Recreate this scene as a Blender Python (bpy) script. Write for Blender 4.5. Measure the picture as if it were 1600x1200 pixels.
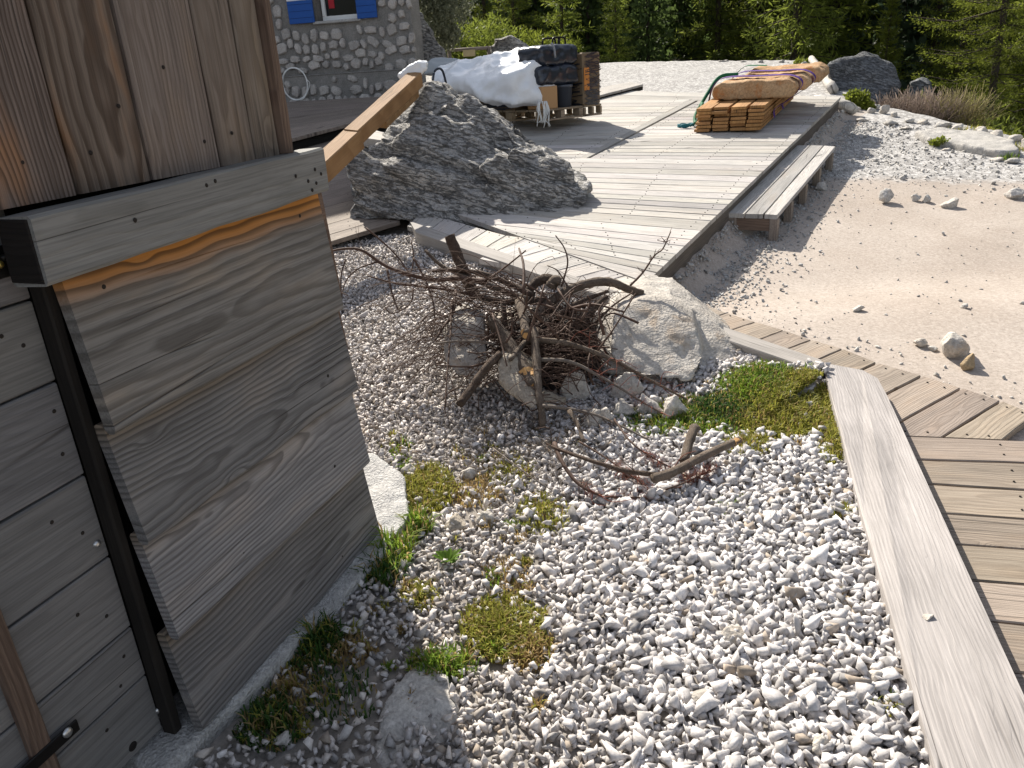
import bpy, bmesh, math, random
import numpy as np
from mathutils import Vector, Matrix, noise
rad = math.radians
random.seed(11)
rng = np.random.default_rng(11)
for _o in list(bpy.data.objects):
    bpy.data.objects.remove(_o)
S = bpy.context.scene
COL = S.collection

# ------------------------------------------------------------------ camera, sky, sun, exposure
PITCH, ROLL, CAM_H, FPX = rad(22.16), rad(3.6), 1.5, 1200.0
_F = Vector((0, math.cos(PITCH), -math.sin(PITCH)))
_U0 = Vector((0, math.sin(PITCH), math.cos(PITCH)))
_R0 = Vector((1, 0, 0))
_R = _R0 * math.cos(ROLL) - _U0 * math.sin(ROLL)
_U = _U0 * math.cos(ROLL) + _R0 * math.sin(ROLL)
CAM = Vector((0, 0, CAM_H))
cam = bpy.data.cameras.new('camera')
cam.sensor_width = 36
cam.lens = 36 * FPX / 1600
cam.clip_start = 0.05
cam.clip_end = 600
cam_ob = bpy.data.objects.new('camera', cam)
_m = Matrix((_R, _U, -_F)).transposed().to_4x4()
_m.translation = CAM
cam_ob.matrix_world = _m
COL.objects.link(cam_ob)
S.camera = cam_ob

SUN_AZ, SUN_EL = -21.0, 40.0
world = bpy.data.worlds.new('World')
S.world = world
world.use_nodes = True
_nt = world.node_tree
_sky = _nt.nodes.new('ShaderNodeTexSky')
_sky.sky_type = 'NISHITA'
_sky.sun_disc = False
_sky.sun_elevation = rad(SUN_EL)
_sky.sun_rotation = rad(SUN_AZ)
_sky.altitude = 1500
_sky.dust_density = 3.0
_sky.ozone_density = 0.6
_bg = _nt.nodes['Background']
_bg.inputs['Strength'].default_value = 0.105
_hs = _nt.nodes.new('ShaderNodeHueSaturation')
_hs.inputs['Saturation'].default_value = 0.5
_nt.links.new(_sky.outputs[0], _hs.inputs['Color'])
_nt.links.new(_hs.outputs[0], _bg.inputs['Color'])
sun = bpy.data.lights.new('sun', 'SUN')
sun.energy = 4.3
sun.angle = rad(0.55)
sun.color = (1.0, 0.935, 0.83)
sun_ob = bpy.data.objects.new('sun', sun)
SUNV = Vector((math.sin(rad(SUN_AZ)) * math.cos(rad(SUN_EL)), math.cos(rad(SUN_AZ)) * math.cos(rad(SUN_EL)), math.sin(rad(SUN_EL))))
sun_ob.rotation_euler = SUNV.to_track_quat('Z', 'Y').to_euler()
sun_ob.location = (-4, 8, 12)
COL.objects.link(sun_ob)
S.view_settings.view_transform = 'Standard'
S.view_settings.look = 'None'
S.view_settings.exposure = 1.08
S.view_settings.gamma = 1
S.view_settings.use_curve_mapping = False
S.render.engine = 'CYCLES'
S.cycles.max_bounces = 6
S.cycles.transparent_max_bounces = 6

# ------------------------------------------------------------------ terrain maths
def zg(Y):
    Y = min(Y, 16.3)
    return .115 * .6 * math.log1p(math.exp((Y - 3.) / .6))
def sm(a, b, x):
    t = min(1., max(0., (x - a) / (b - a)))
    return t * t * (3 - 2 * t)
EDGE = [(-60, 17.6), (-6, 17.2), (2.5, 16.4), (5.5, 15.0), (5.0, 11.0), (5.75, 8.1), (7.8, 5), (14, -6)]
POLY = EDGE + [(14, -30), (-60, -30)]
def inside(X, Y):
    c = False
    j = len(POLY) - 1
    for i in range(len(POLY)):
        xi, yi = POLY[i]; xj, yj = POLY[j]
        if (yi > Y) != (yj > Y) and X < (xj - xi) * (Y - yi) / (yj - yi) + xi:
            c = not c
        j = i
    return c
def edge_dist(X, Y):
    best = 1e9
    for (x0, y0), (x1, y1) in zip(EDGE[:-1], EDGE[1:]):
        dx, dy = x1 - x0, y1 - y0
        t = max(0, min(1, ((X - x0) * dx + (Y - y0) * dy) / (dx * dx + dy * dy)))
        best = min(best, math.hypot(X - x0 - t * dx, Y - y0 - t * dy))
    return best
def right_of_deck(X, Y):            # metres to the right of the deck's right edge
    ex, ey = 3.37, 5.53
    l = math.hypot(ex, ey)
    return ((X - .85) * ey - (Y - 4.44) * ex) / l
def T(X, Y):
    z = zg(Y)
    z -= .145 * sm(.02, .12, right_of_deck(X, Y)) * sm(3.9, 5.0, Y) * (1 - .35 * sm(8, 10.5, Y))
    if -60 < X < 60 and Y > -10 and Y < 90:
        if not inside(X, Y):
            d = edge_dist(X, Y)
            z -= .62 * min(d, 11.) * (1 if d > .3 else d / .3)
    elif Y >= 90 or abs(X) >= 60:
        z -= 6.8
    if Y > 46:
        z += (Y - 46) * .55
    if abs(X) > 60:
        z += (abs(X) - 60) * .4
    for (x0, y0), (x1, y1) in (((-.652, 5.905), (1.40, 3.24)), ((1.40, 3.24), (.70, .76))):
        dx, dy = x1 - x0, y1 - y0
        l = math.hypot(dx, dy); t = ((X - x0) * dx + (Y - y0) * dy) / (l * l)
        if 0 <= t <= 1.02:
            sd = ((Y - y0) * dx - (X - x0) * dy) / l          # positive on the walkway side
            if sd < .04: z += .052 * sm(.75, .0, -sd)
    z += .012 * noise.noise(Vector((X * 1.7, Y * 1.7, 0)))
    return z

def ray(x, y):
    return _F + _R * ((x - 800) / FPX) + _U * ((600 - y) / FPX)
def _march(g, d):
    lo, hi = .3, None
    t = .3
    while t < 70:
        p = CAM + d * t
        if g(p) < 0:
            hi = t; break
        lo = t
        t += .04 if t < 14 else .25
    if hi is None: hi = lo
    for _ in range(24):
        mid = (lo + hi) / 2
        if g(CAM + d * mid) < 0: hi = mid
        else: lo = mid
    return CAM + d * hi
def at(x, y, off=0.0):              # where the sight line meets the sloping site plane raised by off
    return _march(lambda p: p.z - zg(p.y) - off, ray(x, y))
def onT(x, y, off=0.0):             # the same for the real terrain
    return _march(lambda p: p.z - T(p.x, p.y) - off, ray(x, y))
def deep(x, y, Y):                  # the same at a known distance ahead
    d = ray(x, y)
    return CAM + d * (Y / d.y)
def pxs(p):                         # metres per photo pixel at p
    return (p - CAM).dot(_F) / FPX

# ------------------------------------------------------------------ object helpers
def wmat(o):
    m = o.matrix_basis.copy()
    while o.parent:
        o = o.parent
        m = o.matrix_basis @ m
    return m
def tag(o, label=None, cat=None, group=None, kind=None):
    if label: o['label'] = label
    if cat: o['category'] = cat
    if group: o['group'] = group
    if kind: o['kind'] = kind
    return o
def empty(name, loc, label, cat, group=None):
    o = bpy.data.objects.new(name, None)
    o.empty_display_size = .1
    o.location = loc
    COL.objects.link(o)
    return tag(o, label, cat, group)
def link(name, me, M=None, parent=None):
    o = bpy.data.objects.new(name, me)
    COL.objects.link(o)
    M = M if M is not None else Matrix.Identity(4)
    if parent:
        o.parent = parent
        o.matrix_basis = wmat(parent).inverted() @ M
    else:
        o.matrix_basis = M
    return o
def mesh_np(name, V, Fc, mat, smooth=False):
    me = bpy.data.meshes.new(name)
    me.from_pydata([tuple(v) for v in V], [], Fc)
    for m in (mat if isinstance(mat, (list, tuple)) else [mat]):
        me.materials.append(m)
    if smooth:
        me.polygons.foreach_set('use_smooth', [True] * len(me.polygons))
    me.update()
    return me
def mk(name, V, Fc, mat, parent=None, M=None, smooth=False):
    """world-space verts -> an object with its own origin (frame M, or the base centre)"""
    V = np.array([tuple(v) for v in V], dtype=float)
    if M is None:
        M = Matrix.Translation((V[:, 0].mean(), V[:, 1].mean(), V[:, 2].min()))
    Mi = np.array(M.inverted())
    L = V @ Mi[:3, :3].T + Mi[:3, 3]
    return link(name, mesh_np(name, L, Fc, mat, smooth), M, parent)
def tri_mesh(name, V, Tr, mat, col=None, smooth=False):
    """fast big triangle mesh from numpy arrays, optional per-vertex colour"""
    me = bpy.data.meshes.new(name)
    n, m = len(V), len(Tr)
    me.vertices.add(n); me.vertices.foreach_set('co', np.asarray(V, np.float32).ravel())
    me.loops.add(m * 3); me.loops.foreach_set('vertex_index', np.asarray(Tr, np.int32).ravel())
    me.polygons.add(m)
    me.polygons.foreach_set('loop_start', np.arange(0, m * 3, 3, dtype=np.int32))
    me.polygons.foreach_set('loop_total', np.full(m, 3, np.int32))
    if smooth: me.polygons.foreach_set('use_smooth', np.ones(m, bool))
    if col is not None:
        a = me.color_attributes.new('tint', 'FLOAT_COLOR', 'POINT')
        c = np.ones((n, 4), np.float32); c[:, :3] = col
        a.data.foreach_set('color', c.ravel())
    me.update(calc_edges=True); me.validate()
    me.materials.append(mat)
    return me
def frame(o, x, z):
    x = x.normalized(); y = z.cross(x).normalized(); z = x.cross(y)
    M = Matrix((x, y, z)).transposed().to_4x4()
    M.translation = o
    return M
PLANKS = []
def board(name, parent, c, mat, th=.03, up=None, jit=.0025, bev=.004, seg=6, flare=0):
    """plank: c = A0,A1,B1,B0 corners of its face, A0->A1 along the length; th goes away from up"""
    A0, A1, B1, B0 = [Vector(p) for p in c]
    if name == 'plank': PLANKS.append((parent, A0, A1, B1, B0))
    L = ((A1 - A0) + (B1 - B0)) * .5
    n = L.cross(B0 - A0).normalized()
    if up is None: up = Vector((0, 0, 1))
    if n.dot(up) < 0: n = -n
    V, Fc = [], []
    ph = random.random() * 50
    for i in range(seg + 1):
        t = i / seg
        a = A0.lerp(A1, t); b = B0.lerp(B1, t)
        w = (b - a).normalized()
        a = a + w * (noise.noise(Vector((t * 5 + ph, 0, 1))) * jit * 2) + n * noise.noise(Vector((t * 3 + ph, 5, 1))) * jit
        b = b + w * (noise.noise(Vector((t * 5 + ph, 9, 1))) * jit * 2) + n * noise.noise(Vector((t * 3 + ph, 14, 1))) * jit
        V += [a + w * bev, b - w * bev, b - n * bev, b - n * (th - bev), b - w * bev - n * th, a + w * bev - n * th, a - n * (th - bev), a - n * bev]
        if i:
            k = (i - 1) * 8
            for j in range(8):
                j2 = (j + 1) % 8
                Fc.append((k + j, k + j2, k + 8 + j2, k + 8 + j))
    Fc.append(tuple(range(8))); k = seg * 8
    Fc.append(tuple(range(k + 7, k - 1, -1)))
    M = frame((A0 + A1 + B0 + B1) * .25 - n * th * .5, L, n)
    o = mk(name, V, Fc, mat, parent, M)
    fix(o.data)
    return o
def fix(me):
    bm = bmesh.new(); bm.from_mesh(me)
    bmesh.ops.recalc_face_normals(bm, faces=bm.faces)
    bm.to_mesh(me); bm.free()
def slab(name, parent, top, th, mat, xdir, up=Vector((0, 0, 1)), bev=.006):
    """prism under a top polygon with chamfered upper edge"""
    top = [Vector(p) for p in top]
    c = sum(top, Vector()) / len(top)
    n = len(top)
    V = [p + (c - p).normalized() * bev * 1.3 for p in top] + [p - up * bev for p in top] + [p - up * th for p in top]
    Fc = [tuple(range(n)), tuple(range(3 * n - 1, 2 * n - 1, -1))]
    for r in range(2):
        for i in range(n):
            j = (i + 1) % n
            Fc.append((r * n + i, r * n + n + i, r * n + n + j, r * n + j))
    o = mk(name, V, Fc, mat, parent, frame(c - up * th * .5, xdir, up))
    fix(o.data)
    return o
def box_at(name, parent, M, sx, sy, sz, mat, bev=.0):
    """box sx,sy,sz centred on frame M"""
    bm = bmesh.new()
    bmesh.ops.create_cube(bm, size=1)
    for v in bm.verts: v.co = Vector((v.co.x * sx, v.co.y * sy, v.co.z * sz))
    if bev: bmesh.ops.bevel(bm, geom=list(bm.edges), offset=bev, segments=1, affect='EDGES')
    me = bpy.data.meshes.new(name); bm.to_mesh(me); bm.free()
    me.materials.append(mat)
    return link(name, me, M, parent)
def smooth_path(P, n):
    P = [Vector(p) for p in P]
    Q = [P[0] * 2 - P[1]] + P + [P[-1] * 2 - P[-2]]
    out = []
    k = len(P) - 1
    for i in range(k):
        a, b, c, d = Q[i:i + 4]
        for j in range(n):
            t = j / n
            out.append(.5 * ((2 * b) + (c - a) * t + (2 * a - 5 * b + 4 * c - d) * t * t + (3 * b - a - 3 * c + d) * t ** 3))
    out.append(P[-1].copy())
    return out
def tube_np(P, rads, ns=6, wob=0., base=0):
    """verts and faces of a tapered tube along P"""
    V, Fc = [], []
    ref = Vector((.31, .22, .93))
    n = len(P)
    for i, p in enumerate(P):
        d = (P[min(i + 1, n - 1)] - P[max(i - 1, 0)])
        if d.length < 1e-6: d = Vector((0, 0, 1))
        d.normalize()
        u = d.cross(ref)
        if u.length < .05: u = d.cross(Vector((1, 0, 0)))
        u.normalize(); v = d.cross(u)
        r = rads[i]
        for k in range(ns):
            a = 2 * math.pi * k / ns
            rr = r * (1 + wob * (random.random() - .5) * 2)
            V.append(p + (u * math.cos(a) + v * math.sin(a)) * rr)
    for i in range(n - 1):
        for k in range(ns):
            k2 = (k + 1) % ns
            Fc.append((base + i * ns + k, base + i * ns + k2, base + (i + 1) * ns + k2, base + (i + 1) * ns + k))
    Fc.append(tuple(base + k for k in range(ns - 1, -1, -1)))
    Fc.append(tuple(base + (n - 1) * ns + k for k in range(ns)))
    return V, Fc
class Tubes:
    def __init__(s): s.V, s.F = [], []
    def add(s, P, r0, r1=None, ns=5, n=4, wob=0.):
        P = smooth_path(P, n) if n > 1 else [Vector(p) for p in P]
        r1 = r0 if r1 is None else r1
        k = len(P) - 1
        v, f = tube_np(P, [r0 + (r1 - r0) * i / k for i in range(k + 1)], ns, wob, len(s.V))
        s.V += v; s.F += f
        return P
    def build(s, name, mat, parent=None, smooth=True):
        return mk(name, s.V, s.F, mat, parent, None, smooth)
def hull_tris(P):
    bm = bmesh.new()
    vs = [bm.verts.new(p) for p in P]
    r = bmesh.ops.convex_hull(bm, input=vs)
    junk = [e for e in r['geom_interior'] + r['geom_unused'] if isinstance(e, bmesh.types.BMVert)]
    if junk: bmesh.ops.delete(bm, geom=list(set(junk)), context='VERTS')
    bmesh.ops.triangulate(bm, faces=bm.faces)
    bmesh.ops.recalc_face_normals(bm, faces=bm.faces)
    bm.verts.index_update()
    V = np.array([v.co[:] for v in bm.verts]); Tr = np.array([[v.index for v in f.verts] for f in bm.faces])
    bm.free()
    return V, Tr
def sculpt(P, vox, fn, hulls=None):
    """hulls of point sets, voxel-remeshed into one skin, each vertex moved by fn(p, n)"""
    me = bpy.data.meshes.new('tmp')
    V, Fc = [], []
    for q in (hulls or [P]):
        hv, ht = hull_tris(q)
        Fc += [tuple(int(i) + len(V) for i in t) for t in ht]; V += [tuple(v) for v in hv]
    me.from_pydata(V, [], Fc)
    o = bpy.data.objects.new('tmp', me); COL.objects.link(o)
    md = o.modifiers.new('r', 'REMESH'); md.mode = 'VOXEL'; md.voxel_size = vox
    dg = bpy.context.evaluated_depsgraph_get()
    em = bpy.data.meshes.new_from_object(o.evaluated_get(dg))
    bpy.data.objects.remove(o); bpy.data.meshes.remove(me)
    em.update()
    nv = len(em.vertices)
    # relax the hull's hard creases a little
    co = np.empty(nv * 3); em.vertices.foreach_get('co', co); co = co.reshape(-1, 3)
    no = np.array([v.normal[:] for v in em.vertices])
    out = np.empty_like(co)
    for i in range(nv):
        p = Vector(co[i]); out[i] = fn(p, Vector(no[i]))
    em.vertices.foreach_set('co', out.ravel())
    em.polygons.foreach_set('use_smooth', np.ones(len(em.polygons), bool))
    em.update()
    return em
def rock(name, P, mat, vox=.03, amp=.03, scl=4., seed=0, parent=None, hulls=None, strata=0., facet=0.):
    sv = Vector((seed * 7.3, seed * 3.1, seed))
    def fn(p, n):
        q = p * scl + sv
        d = amp * (noise.fractal(q, 1.0, 2.1, 5) * .8)
        d -= amp * .9 * max(0, .35 - abs(noise.noise(q * .7 + Vector((3, 9, 1))))) * 1.6
        if strata:
            s = Vector((p.x * 1.2 - p.z * .5, p.y * 1.2, p.z * 1 + p.x * .35)) 
            s = Vector((s.x * scl * .55, s.y * scl * .55, s.z * scl * 3.0)) + sv
            d += strata * noise.fractal(s, .9, 2.0, 4)
            d -= strata * 1.8 * max(0, .22 - abs(noise.noise(s * .45 + Vector((1, 4, 8))))) / .22
        if facet:
            d += facet * noise.cell(q * 1.3)
        return p + n * d
    me = sculpt(P, vox, fn, hulls)
    V = np.empty(len(me.vertices) * 3); me.vertices.foreach_get('co', V); V = V.reshape(-1, 3)
    c = Vector((V[:, 0].mean(), V[:, 1].mean(), V[:, 2].min()))
    me.transform(Matrix.Translation(-c))
    me.materials.append(mat); me.name = name
    return link(name, me, Matrix.Translation(c), parent)
def crushed(seed, n=15, asp=(1, .75, .6), lo=.82, hi=1.12):
    r = np.random.default_rng(seed)
    if lo < .8: d = r.uniform(-.82, .82, size=(n, 3)); d *= (np.abs(d).max(1) / .82)[:, None] ** -.55
    else: d = r.normal(size=(n, 3)); d /= np.linalg.norm(d, axis=1)[:, None]
    d *= r.uniform(lo, hi, (n, 1))
    return hull_tris([tuple(x) for x in d * np.array(asp)])

# ------------------------------------------------------------------ material helpers
class N:
    def __init__(s, name):
        s.m = bpy.data.materials.new(name); s.m.use_nodes = True
        s.t = s.m.node_tree; s.b = s.t.nodes['Principled BSDF']
        s.b.inputs['Specular IOR Level'].default_value = .25
    def n(s, typ, **k):
        x = s.t.nodes.new('ShaderNode' + typ)
        for a, v in k.items(): setattr(x, a, v)
        return x
    def set(s, sock, v):
        if hasattr(v, 'is_linked') or isinstance(v, bpy.types.NodeSocket): s.t.links.new(v, sock)
        else: sock.default_value = v
    def mth(s, op, a, b=0., c=None, clamp=False):
        x = s.n('Math', operation=op, use_clamp=clamp)
        s.set(x.inputs[0], a); s.set(x.inputs[1], b)
        if c is not None: s.set(x.inputs[2], c)
        return x.outputs[0]
    def vec(s, a, b, c):
        x = s.n('CombineXYZ')
        for i, v in enumerate((a, b, c)): s.set(x.inputs[i], v)
        return x.outputs[0]
    def sep(s, v):
        x = s.n('SeparateXYZ'); s.set(x.inputs[0], v); return x.outputs
    def noise(s, v, sc, det=3., rough=.55, dist=0., out=0):
        x = s.n('TexNoise'); s.set(x.inputs['Vector'], v)
        x.inputs['Scale'].default_value = sc; x.inputs['Detail'].default_value = det
        x.inputs['Roughness'].default_value = rough; x.inputs['Distortion'].default_value = dist
        return x.outputs[out]
    def voro(s, v, sc, feat='F1', out='Distance', rnd=1.):
        x = s.n('TexVoronoi', feature=feat); s.set(x.inputs['Vector'], v); x.inputs['Scale'].default_value = sc
        x.inputs['Randomness'].default_value = rnd
        return x.outputs[out]
    def rng(s, v, a, b, c=0., d=1.):
        x = s.n('MapRange', interpolation_type='SMOOTHSTEP'); s.set(x.inputs[0], v)
        for i, q in enumerate((a, b, c, d)): s.set(x.inputs[i + 1], q)
        return x.outputs[0]
    def mix(s, f, a, b, mode='MIX'):
        x = s.n('Mix', data_type='RGBA', blend_type=mode)
        s.set(x.inputs[0], f)
        for i, v in ((6, a), (7, b)):
            s.set(x.inputs[i], v if not isinstance(v, tuple) else tuple(v) + (1,) if len(v) == 3 else v)
        return x.outputs[2]
    def ramp(s, f, stops):
        x = s.n('ValToRGB'); s.set(x.inputs[0], f)
        e = x.color_ramp.elements
        while len(e) < len(stops): e.new(.5)
        for i, (p, c) in enumerate(stops):
            e[i].position = p; e[i].color = tuple(c) + (1,)
        return x.outputs[0]
    def obj(s): return s.n('TexCoord').outputs['Object']
    def pos(s): return s.n('NewGeometry').outputs['Position']
    def rand(s): return s.n('ObjectInfo').outputs['Random']
    def attr(s, a): return s.n('Attribute', attribute_name=a).outputs['Color']
    def bump(s, h, strength=.5, dist=.01):
        x = s.n('Bump'); x.inputs['Strength'].default_value = strength; x.inputs['Distance'].default_value = dist
        s.set(x.inputs['Height'], h); s.t.links.new(x.outputs[0], s.b.inputs['Normal'])
    def col(s, c): s.set(s.b.inputs['Base Color'], c if not isinstance(c, tuple) else tuple(c) + (1,))
    def rough(s, r): s.set(s.b.inputs['Roughness'], r)
def plain(name, c, rough=.6, metal=0., var=.15, sc=20., spec=.25):
    k = N(name)
    f = k.noise(k.obj(), sc, 4)
    k.col(k.mix(f, tuple(x * (1 - var) for x in c), tuple(min(1, x * (1 + var)) for x in c)))
    k.rough(rough); k.b.inputs['Metallic'].default_value = metal
    k.b.inputs['Specular IOR Level'].default_value = spec
    k.bump(f, .15, .004)
    return k.m
def wood(name, light, dark, freq=90., ringamt=.6, knots=1., tint=.25, warm=None, warmamt=0., bump=.5, gap=.006, tilt=.06, stain=None, fib=.5, wide=.18):
    """sawn timber: rings about a tilted pith beside the board, bent round knots, with fibres and a per-board tint"""
    k = N(name)
    p = k.obj(); x, y, z = k.sep(p)
    r1 = k.rand()
    r2 = k.mth('FRACT', k.mth('MULTIPLY', r1, 17.31)); r3 = k.mth('FRACT', k.mth('MULTIPLY', r1, 71.77)); r4 = k.mth('FRACT', k.mth('MULTIPLY', r1, 193.1))
    xo = k.mth('ADD', x, k.mth('MULTIPLY', r1, 53.))
    lo = k.vec(k.mth('MULTIPLY', xo, 1.0), k.mth('MULTIPLY', y, 2.2), z)
    wob = k.mth('SUBTRACT', k.noise(lo, 2.2, 2), .5)
    wob2 = k.mth('SUBTRACT', k.noise(k.vec(xo, k.mth('ADD', y, 7.), z), 3.1, 3), .5)
    kv = k.vec(k.mth('MULTIPLY', xo, 1.0), k.mth('ADD', k.mth('MULTIPLY', y, 2.6), k.mth('MULTIPLY', r2, 9.)), 0.)
    kd = k.voro(kv, 2.3)
    knot = k.rng(kd, .0, .22, 1., 0.) if knots else k.mth('MULTIPLY', x, 0.)
    yy = k.mth('ADD', k.mth('SUBTRACT', y, k.mth('MULTIPLY', k.mth('SUBTRACT', r3, .5), wide)), k.mth('MULTIPLY', wob, .06))
    zz = k.mth('ADD', k.mth('ADD', .018, k.mth('MULTIPLY', r4, .05)), k.mth('ADD', k.mth('MULTIPLY', x, k.mth('MULTIPLY', k.mth('SUBTRACT', r2, .35), tilt)), k.mth('MULTIPLY', wob2, .05)))
    r = k.mth('SQRT', k.mth('ADD', k.mth('MULTIPLY', yy, yy), k.mth('MULTIPLY', zz, zz)))
    r = k.mth('ADD', r, k.mth('MULTIPLY', k.mth('MULTIPLY', knot, knot), .055 * knots))
    r = k.mth('ADD', r, k.mth('MULTIPLY', k.noise(k.vec(k.mth('MULTIPLY', xo, 6), k.mth('MULTIPLY', y, 30), z), 1.4, 2), .0022))
    t = k.mth('FRACT', k.mth('MULTIPLY', r, k.mth('MULTIPLY', freq, k.mth('ADD', .6, k.mth('MULTIPLY', r2, .7)))))
    ring = k.mth('MULTIPLY', k.rng(t, .25, .8), k.rng(t, .88, 1., 1., 0.))
    fibre = k.noise(k.vec(k.mth('MULTIPLY', xo, 2.5), k.mth('MULTIPLY', y, 120), k.mth('MULTIPLY', z, 120)), 1.6, 4, .65)
    blot = k.noise(k.vec(k.mth('MULTIPLY', xo, 1.3), k.mth('MULTIPLY', y, 5), z), 1.8, 4, .6)
    c = k.mix(k.mth('MULTIPLY', ring, ringamt), light, dark)
    c = k.mix(k.rng(fibre, .35, .7, 0., fib), c, tuple(q * .55 for q in dark), 'MIX')
    if warm:
        c = k.mix(k.mth('MULTIPLY', k.rng(blot, .48, .72), warmamt), c, k.mix(ring, warm, tuple(q * .45 for q in warm)))
    c = k.mix(1., c, k.ramp(blot, [(.25, (.72,) * 3), (.75, (1.12,) * 3)]), 'MULTIPLY')
    tv = k.mth('ADD', 1 - tint, k.mth('MULTIPLY', r3, 2 * tint))
    c = k.mix(1., c, k.vec(tv, k.mth('MULTIPLY', tv, k.mth('ADD', .985, k.mth('MULTIPLY', r4, .03))), k.mth('MULTIPLY', tv, k.mth('ADD', .96, k.mth('MULTIPLY', r2, .08)))), 'MULTIPLY')
    if knots:
        kk = k.rng(kd, .028, .05, .8 * min(1, knots), 0.)
        c = k.mix(kk, c, (dark[0] * .5, dark[1] * .42, dark[2] * .35))
    cv = k.vec(k.mth('MULTIPLY', xo, .35), k.mth('MULTIPLY', y, 11), 0.)
    ck = k.voro(cv, 1.4, 'DISTANCE_TO_EDGE')
    crack = k.mth('MULTIPLY', k.rng(ck, .0, .022, 1., 0.), k.rng(k.noise(lo, 1.3, 1), .5, .62))
    c = k.mix(k.mth('MULTIPLY', crack, .75), c, (.02, .016, .013))
    if stain:                                    # unweathered band kept dry under the sill beam
        ax, lo_, hi_, sc = stain
        f = k.rng(k.mth('ADD', y, k.mth('MULTIPLY', wob, .05)), lo_, hi_)
        c = k.mix(k.mth('MULTIPLY', f, .9), c, k.mix(ring, sc, tuple(q * .35 for q in sc)))
    k.col(c); k.rough(.78)
    h = k.mth('SUBTRACT', k.mth('ADD', k.mth('MULTIPLY', ring, .6), k.mth('MULTIPLY', fibre, .55)), k.mth('MULTIPLY', crack, 2.))
    k.bump(h, bump, .004)
    k.b.inputs['Specular IOR Level'].default_value = .3
    return k.m
def stone_mat(name, a, b, dark, dk=.5, sc=3., rust=None, rustamt=.3, bump=.6, strata=0., bd=.02):
    k = N(name); p = k.pos(); r = k.rand()
    q = k.n('VectorMath', operation='ADD'); k.set(q.inputs[0], p); k.set(q.inputs[1], k.vec(k.mth('MULTIPLY', r, 31.), 0., 0.)); q = q.outputs[0]
    big = k.noise(q, sc, 6, .62); fine = k.noise(q, sc * 14, 5, .65); pit = k.voro(q, sc * 22)
    c = k.mix(k.rng(big, .3, .7), a, b)
    c = k.mix(1., c, k.ramp(fine, [(.3, (.62,) * 3), (.7, (1.2,) * 3)]), 'MULTIPLY')
    if strata:
        X, Y, Z = k.sep(q)
        sv = k.vec(k.mth('MULTIPLY', k.mth('SUBTRACT', X, k.mth('MULTIPLY', Z, .5)), 1.), Y, k.mth('ADD', k.mth('MULTIPLY', Z, 5.), k.mth('MULTIPLY', X, 1.6)))
        st = k.noise(sv, sc * 1.9, 7, .7, .6)
        c = k.mix(k.rng(st, .52, .64, 0., strata), c, dark)
        st2 = k.mth('ABSOLUTE', k.mth('SUBTRACT', k.noise(sv, sc * 3.4, 5, .6, .4), .5))
        c = k.mix(k.rng(st2, .0, .035, strata, 0.), c, tuple(v * .35 for v in dark))
    lich = k.noise(q, sc * 2.7, 6, .7)
    c = k.mix(k.rng(lich, .55, .68, 0., dk), c, dark)
    if rust:
        c = k.mix(k.rng(k.noise(q, sc * 1.6, 4, .6, .5), .55, .7, 0., rustamt), c, rust)
    tv = k.mth('ADD', .88, k.mth('MULTIPLY', k.mth('FRACT', k.mth('MULTIPLY', r, 13.7)), .24))
    c = k.mix(1., c, k.vec(tv, tv, tv), 'MULTIPLY')
    k.col(c); k.rough(.85)
    h = k.mth('ADD', k.mth('MULTIPLY', fine, .7), k.mth('MULTIPLY', pit, .25))
    if strata: h = k.mth('SUBTRACT', h, k.mth('MULTIPLY', k.rng(st2, 0., .05, 1., 0.), .8))
    k.bump(h, bump, bd)
    return k.m
def leaf_mat(name, c1, c2, trans=.4, obj_var=.2):
    k = N(name)
    f = k.noise(k.obj(), 2.2, 3)
    f2 = k.n('NewGeometry').outputs['Random Per Island']
    c = k.mix(k.mth('MULTIPLY', k.mth('ADD', f, f2), .5), c1, c2)
    r = k.rand(); tv = k.mth('ADD', 1 - obj_var, k.mth('MULTIPLY', r, 2 * obj_var))
    c = k.mix(1., c, k.vec(tv, tv, tv), 'MULTIPLY')
    k.col(c); k.rough(.6)
    tr = k.n('BsdfTranslucent'); k.set(tr.inputs[0], c)
    mx = k.n('MixShader'); mx.inputs[0].default_value = trans
    k.t.links.new(k.b.outputs[0], mx.inputs[1]); k.t.links.new(tr.outputs[0], mx.inputs[2])
    k.t.links.new(mx.outputs[0], k.t.nodes['Material Output'].inputs[0])
    return k.m

M_DECK = wood('weathered_deck_wood', (.52, .492, .455), (.35, .322, .29), 105, .42, .7, .22, (.40, .335, .27), .5, .45)
M_WALK = wood('walkway_wood', (.33, .275, .225), (.21, .162, .125), 105, .38, .8, .16, (.32, .235, .165), .4, .35)
M_BEAM = wood('beam_wood', (.415, .39, .355), (.345, .32, .29), 75, .2, .4, .08, None, 0, .3, tilt=.02)
M_HUT = wood('hut_board_wood', (.265, .258, .25), (.115, .108, .105), 66, .75, .8, .22, (.28, .24, .20), .5, .5, tilt=.12, stain=('y', .075, .14, (.215, .17, .125)))
M_HUT_S = wood('hut_stained_board_wood', (.25, .24, .232), (.115, .105, .098), 70, .7, 1., .05, (.29, .235, .18), .5, .5, tilt=.12, stain=('y', .055, .13, (.48, .20, .035)))
M_UP = wood('hut_upper_board_wood', (.20, .16, .136), (.065, .042, .030), 85, .75, .9, .1, (.26, .13, .058), .8, .6, tilt=.08)
M_UP2 = wood('hut_pale_board_wood', (.225, .188, .16), (.125, .094, .074), 75, .5, 1.2, .08, (.19, .135, .085), .5, .45, tilt=.05)
M_DOOR = wood('hut_door_wood', (.205, .20, .20), (.145, .14, .14), 60, .4, .25, .07, (.18, .16, .135), .2, .3)
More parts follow.
